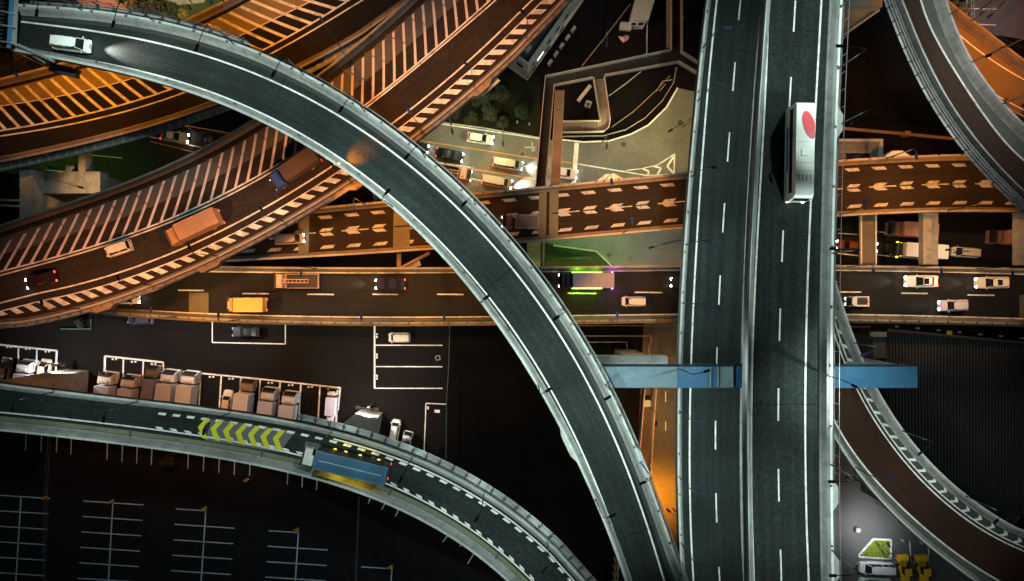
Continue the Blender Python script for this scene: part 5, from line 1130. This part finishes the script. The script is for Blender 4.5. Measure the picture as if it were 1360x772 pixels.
q = MB(); q.wall([P(1116, 50, 7), P(1166, 15, 7)], .25, .5); q.wall([P(1100, 13.5, 7), P(1166, 13.5, 7)], .2, .4); part('coping', q, CONC, t)
part('roof_panel', pxbox(MB(), 1108, 1122, 15, 30, 7, 7.06), mat('ochre_pavement', (.24, .165, .07)), t)
fence('pale fence on the bank right of the pale lot at the top', [(1286, -8), (1288, 30)], 1.2, 1.2, CONC)
fence('brown terrace railing between the orange ramp and the pale lot', [(1310, 48), (1340, 62), (1375, 70)], 1.2, 1.5, DARKST, name='railing')
# forecourt island and marks
t = thing('grass_island', 'bright green pentagon grass island with white kerb on the forecourt', 'grass island', P(1162, 728))
isl = [(1140.5, 737), (1159, 716), (1183, 717), (1182, 742), (1141, 739.5)]
m = MB(); m.prism([xy(x, y, 0) for x, y in isl], .01, .12); part('turf', m, GRASSB, t)
q = MB()
for (x0, y0), (x1, y1) in zip(isl, isl[1:]+isl[:1]): q.wall([P(x0, y0), P(x1, y1)], .3, .17, .005)
part('kerb', q, LINE, t)
bl_ = MB()
for k in range(900):
    f = rnd.random; x, y = 1142+40*f(), 717+24*f()
    if x-1140.5 < (739-y)*.0 or (y < 738-(x-1140.5)*1.13): continue
    if x > 1182: continue
    p = P(x, y)+Vector((0, 0, .12)); a_ = f()*6.28; d = Vector((math.cos(a_), math.sin(a_), 0))*.06; bl_.poly([p-d, p+d, p+Vector((d.y*2, -d.x*2, .12+.12*f()))])
part('grass_blades', bl_, GRASSB, t, kind='stuff')
t = thing('globe_bollard', 'round white disc cover on the lit forecourt', 'bollard', P(1138, 703)); part('base', MB().tube(P(1138, 703), P(1138, 703)+Vector((0, 0, .5)), .4, 16), CONC, t); part('cap', MB().tube(P(1138, 703)+Vector((0, 0, .5)), P(1138, 703)+Vector((0, 0, .62)), .46, 20, .36), CONC, t)
t = thing('ring_cover', 'yellowish ring cover on the dim forecourt', 'cover', P(1129, 637)); q = MB()
for k in range(16):
    a_ = k*math.pi/8; q.box(P(1129, 637, .06)+Vector((math.cos(a_), math.sin(a_), 0))*.34, (.14, .16, .1), a_)
part('ring', q, mat('ring_yellow', (.50, .42, .18), .6, .1, 3, .1, 8), t)
for i, (x, y) in enumerate(((1138, 749), (1197, 717), (1222, 720))):
    t = thing('small_post', ('small white post by the nose of the silver van', 'small white post right of the grass island', 'small white post between the loaders and the dark red ramp')[i], 'post', P(x, y), 0, 'small white posts on the forecourt'); part('post', MB().tube(P(x, y), P(x, y)+Vector((0, 0, .8)), .14, 8), CONC, t)

# shrubs
def shrub(label, px, py, r, h, col, group='shrubs'):
    c = P(px, py); t = thing('shrub', label, 'shrub', c, 0, group); m = MB(); dens = int(520*r*r)
    lobes = [(Vector((rnd.uniform(-.5, .5)*r, rnd.uniform(-.5, .5)*r, h*rnd.uniform(.45, .75))), r*rnd.uniform(.35, .65)) for _ in range(7)]
    for k in range(max(250, dens)):
        o, rr = rnd.choice(lobes); d = Vector((rnd.gauss(0, 1), rnd.gauss(0, 1), rnd.gauss(0, 1))).normalized()*rr*rnd.uniform(.55, 1.08)
        p = c+o+d; 
        if p.z < .1: continue
        u = Vector((rnd.gauss(0, 1), rnd.gauss(0, 1), rnd.gauss(0, .6))).normalized()*rnd.uniform(.07, .16); v = u.orthogonal().normalized()*u.length*.6
        m.poly([p-u, p+v, p+u, p-v])
    part('foliage', m, mat('leaf_'+col, {'dark': (.02, .03, .012), 'lime': (.06, .08, .012), 'olive': (.14, .11, .02)}[col], .7, .4, 3, .4, 6), t)
    q = MB()
    for k in range(3): q.tube(c, c+Vector((rnd.uniform(-.4, .4)*r, rnd.uniform(-.4, .4)*r, h*.6)), .06, 5, .02)
    part('stem', q, mat('bark', (.06, .04, .025), .9, .3, 4, .3, 8), t)
for i, (x, y, r, c_) in enumerate(((178, 10, 1.2, 'olive'), (196, 16, 1.6, 'dark'), (212, 15, 1.5, 'dark'), (231, 17, 1.5, 'dark'), (248, 20, 1.1, 'olive'), (166, 2, 1.0, 'lime'), (222, 26, .9, 'lime'), (203, 4, .9, 'lime'))):
    shrub(('olive shrub at the left of the top hedge', 'dark round shrub nearest the olive one in the top hedge', 'dark round shrub in the middle of the top hedge', 'dark round shrub at the right of the top hedge', 'olive shrub by the lamp at the end of the top hedge', 'lime shrub beside the pink path', 'small lime shrub in front of the top hedge', 'small lime shrub behind the top hedge')[i], x, y, r, 1.6, c_, 'shrubs of the top hedge')
shrub('olive bush poking out below the chevron ramp in the unlit car park', 226, 609, 1.4, 1.5, 'olive')
for i, (x, y, r, c_) in enumerate(((576, 150, 1.5, 'dark'), (600, 150, 1.6, 'dark'), (624, 157, 1.3, 'dark'), (648, 150, 1.8, 'dark'), (668, 163, 1.2, 'dark'), (690, 150, 1.6, 'dark'), (640, 130, 2.0, 'dark'), (664, 125, 1.8, 'dark'))):
    shrub(('dark shrub closest to the hatched road on the verge', 'dark shrub above the mint saloon', 'small dark shrub right above the mint saloon', 'broad dark shrub in the middle of the verge', 'small dark shrub by the ground lamp of the verge', 'dark shrub by the bollards', 'large dark shrub set back on the verge', 'dark shrub set back beside the long grey building')[i], x, y, r, 1.5, c_, 'shrubs on the dark verge')
for i, (x, y, r, c_) in enumerate(((1268, 2, 1.2, 'lime'), (1276, 14, 1.0, 'olive'))): shrub(('lime shrub on the bank beside the pale lot', 'olive shrub lower on the bank beside the pale lot')[i], x, y, r, 1.3, c_, 'shrubs on the bank')
for i, (x, y, r, c_) in enumerate(((10, 80, 1.3, 'dark'), (30, 78, 1.2, 'olive'), (50, 84, 1.0, 'dark'))): shrub(('dark shrub at the left edge above the ochre road', 'olive shrub at the left edge above the ochre road', 'dark shrub beside the drain box')[i], x, y, r, 1.3, c_, 'shrubs at the left edge')
shrub('dark planting in the small fenced bed under the left end of the low viaduct', 110, 430, 1.0, .9, 'dark')
kb = MB(); kb.wall([P(x, y) for x, y in ((82, 437), (122, 437), (122, 424))], .2, .3); t = thing('planter_kerb', 'green edged planter under the left end of the low viaduct', 'planter', P(100, 437)); part('kerb', kb, mat('green_mesh', (.06, .11, .09)), t)
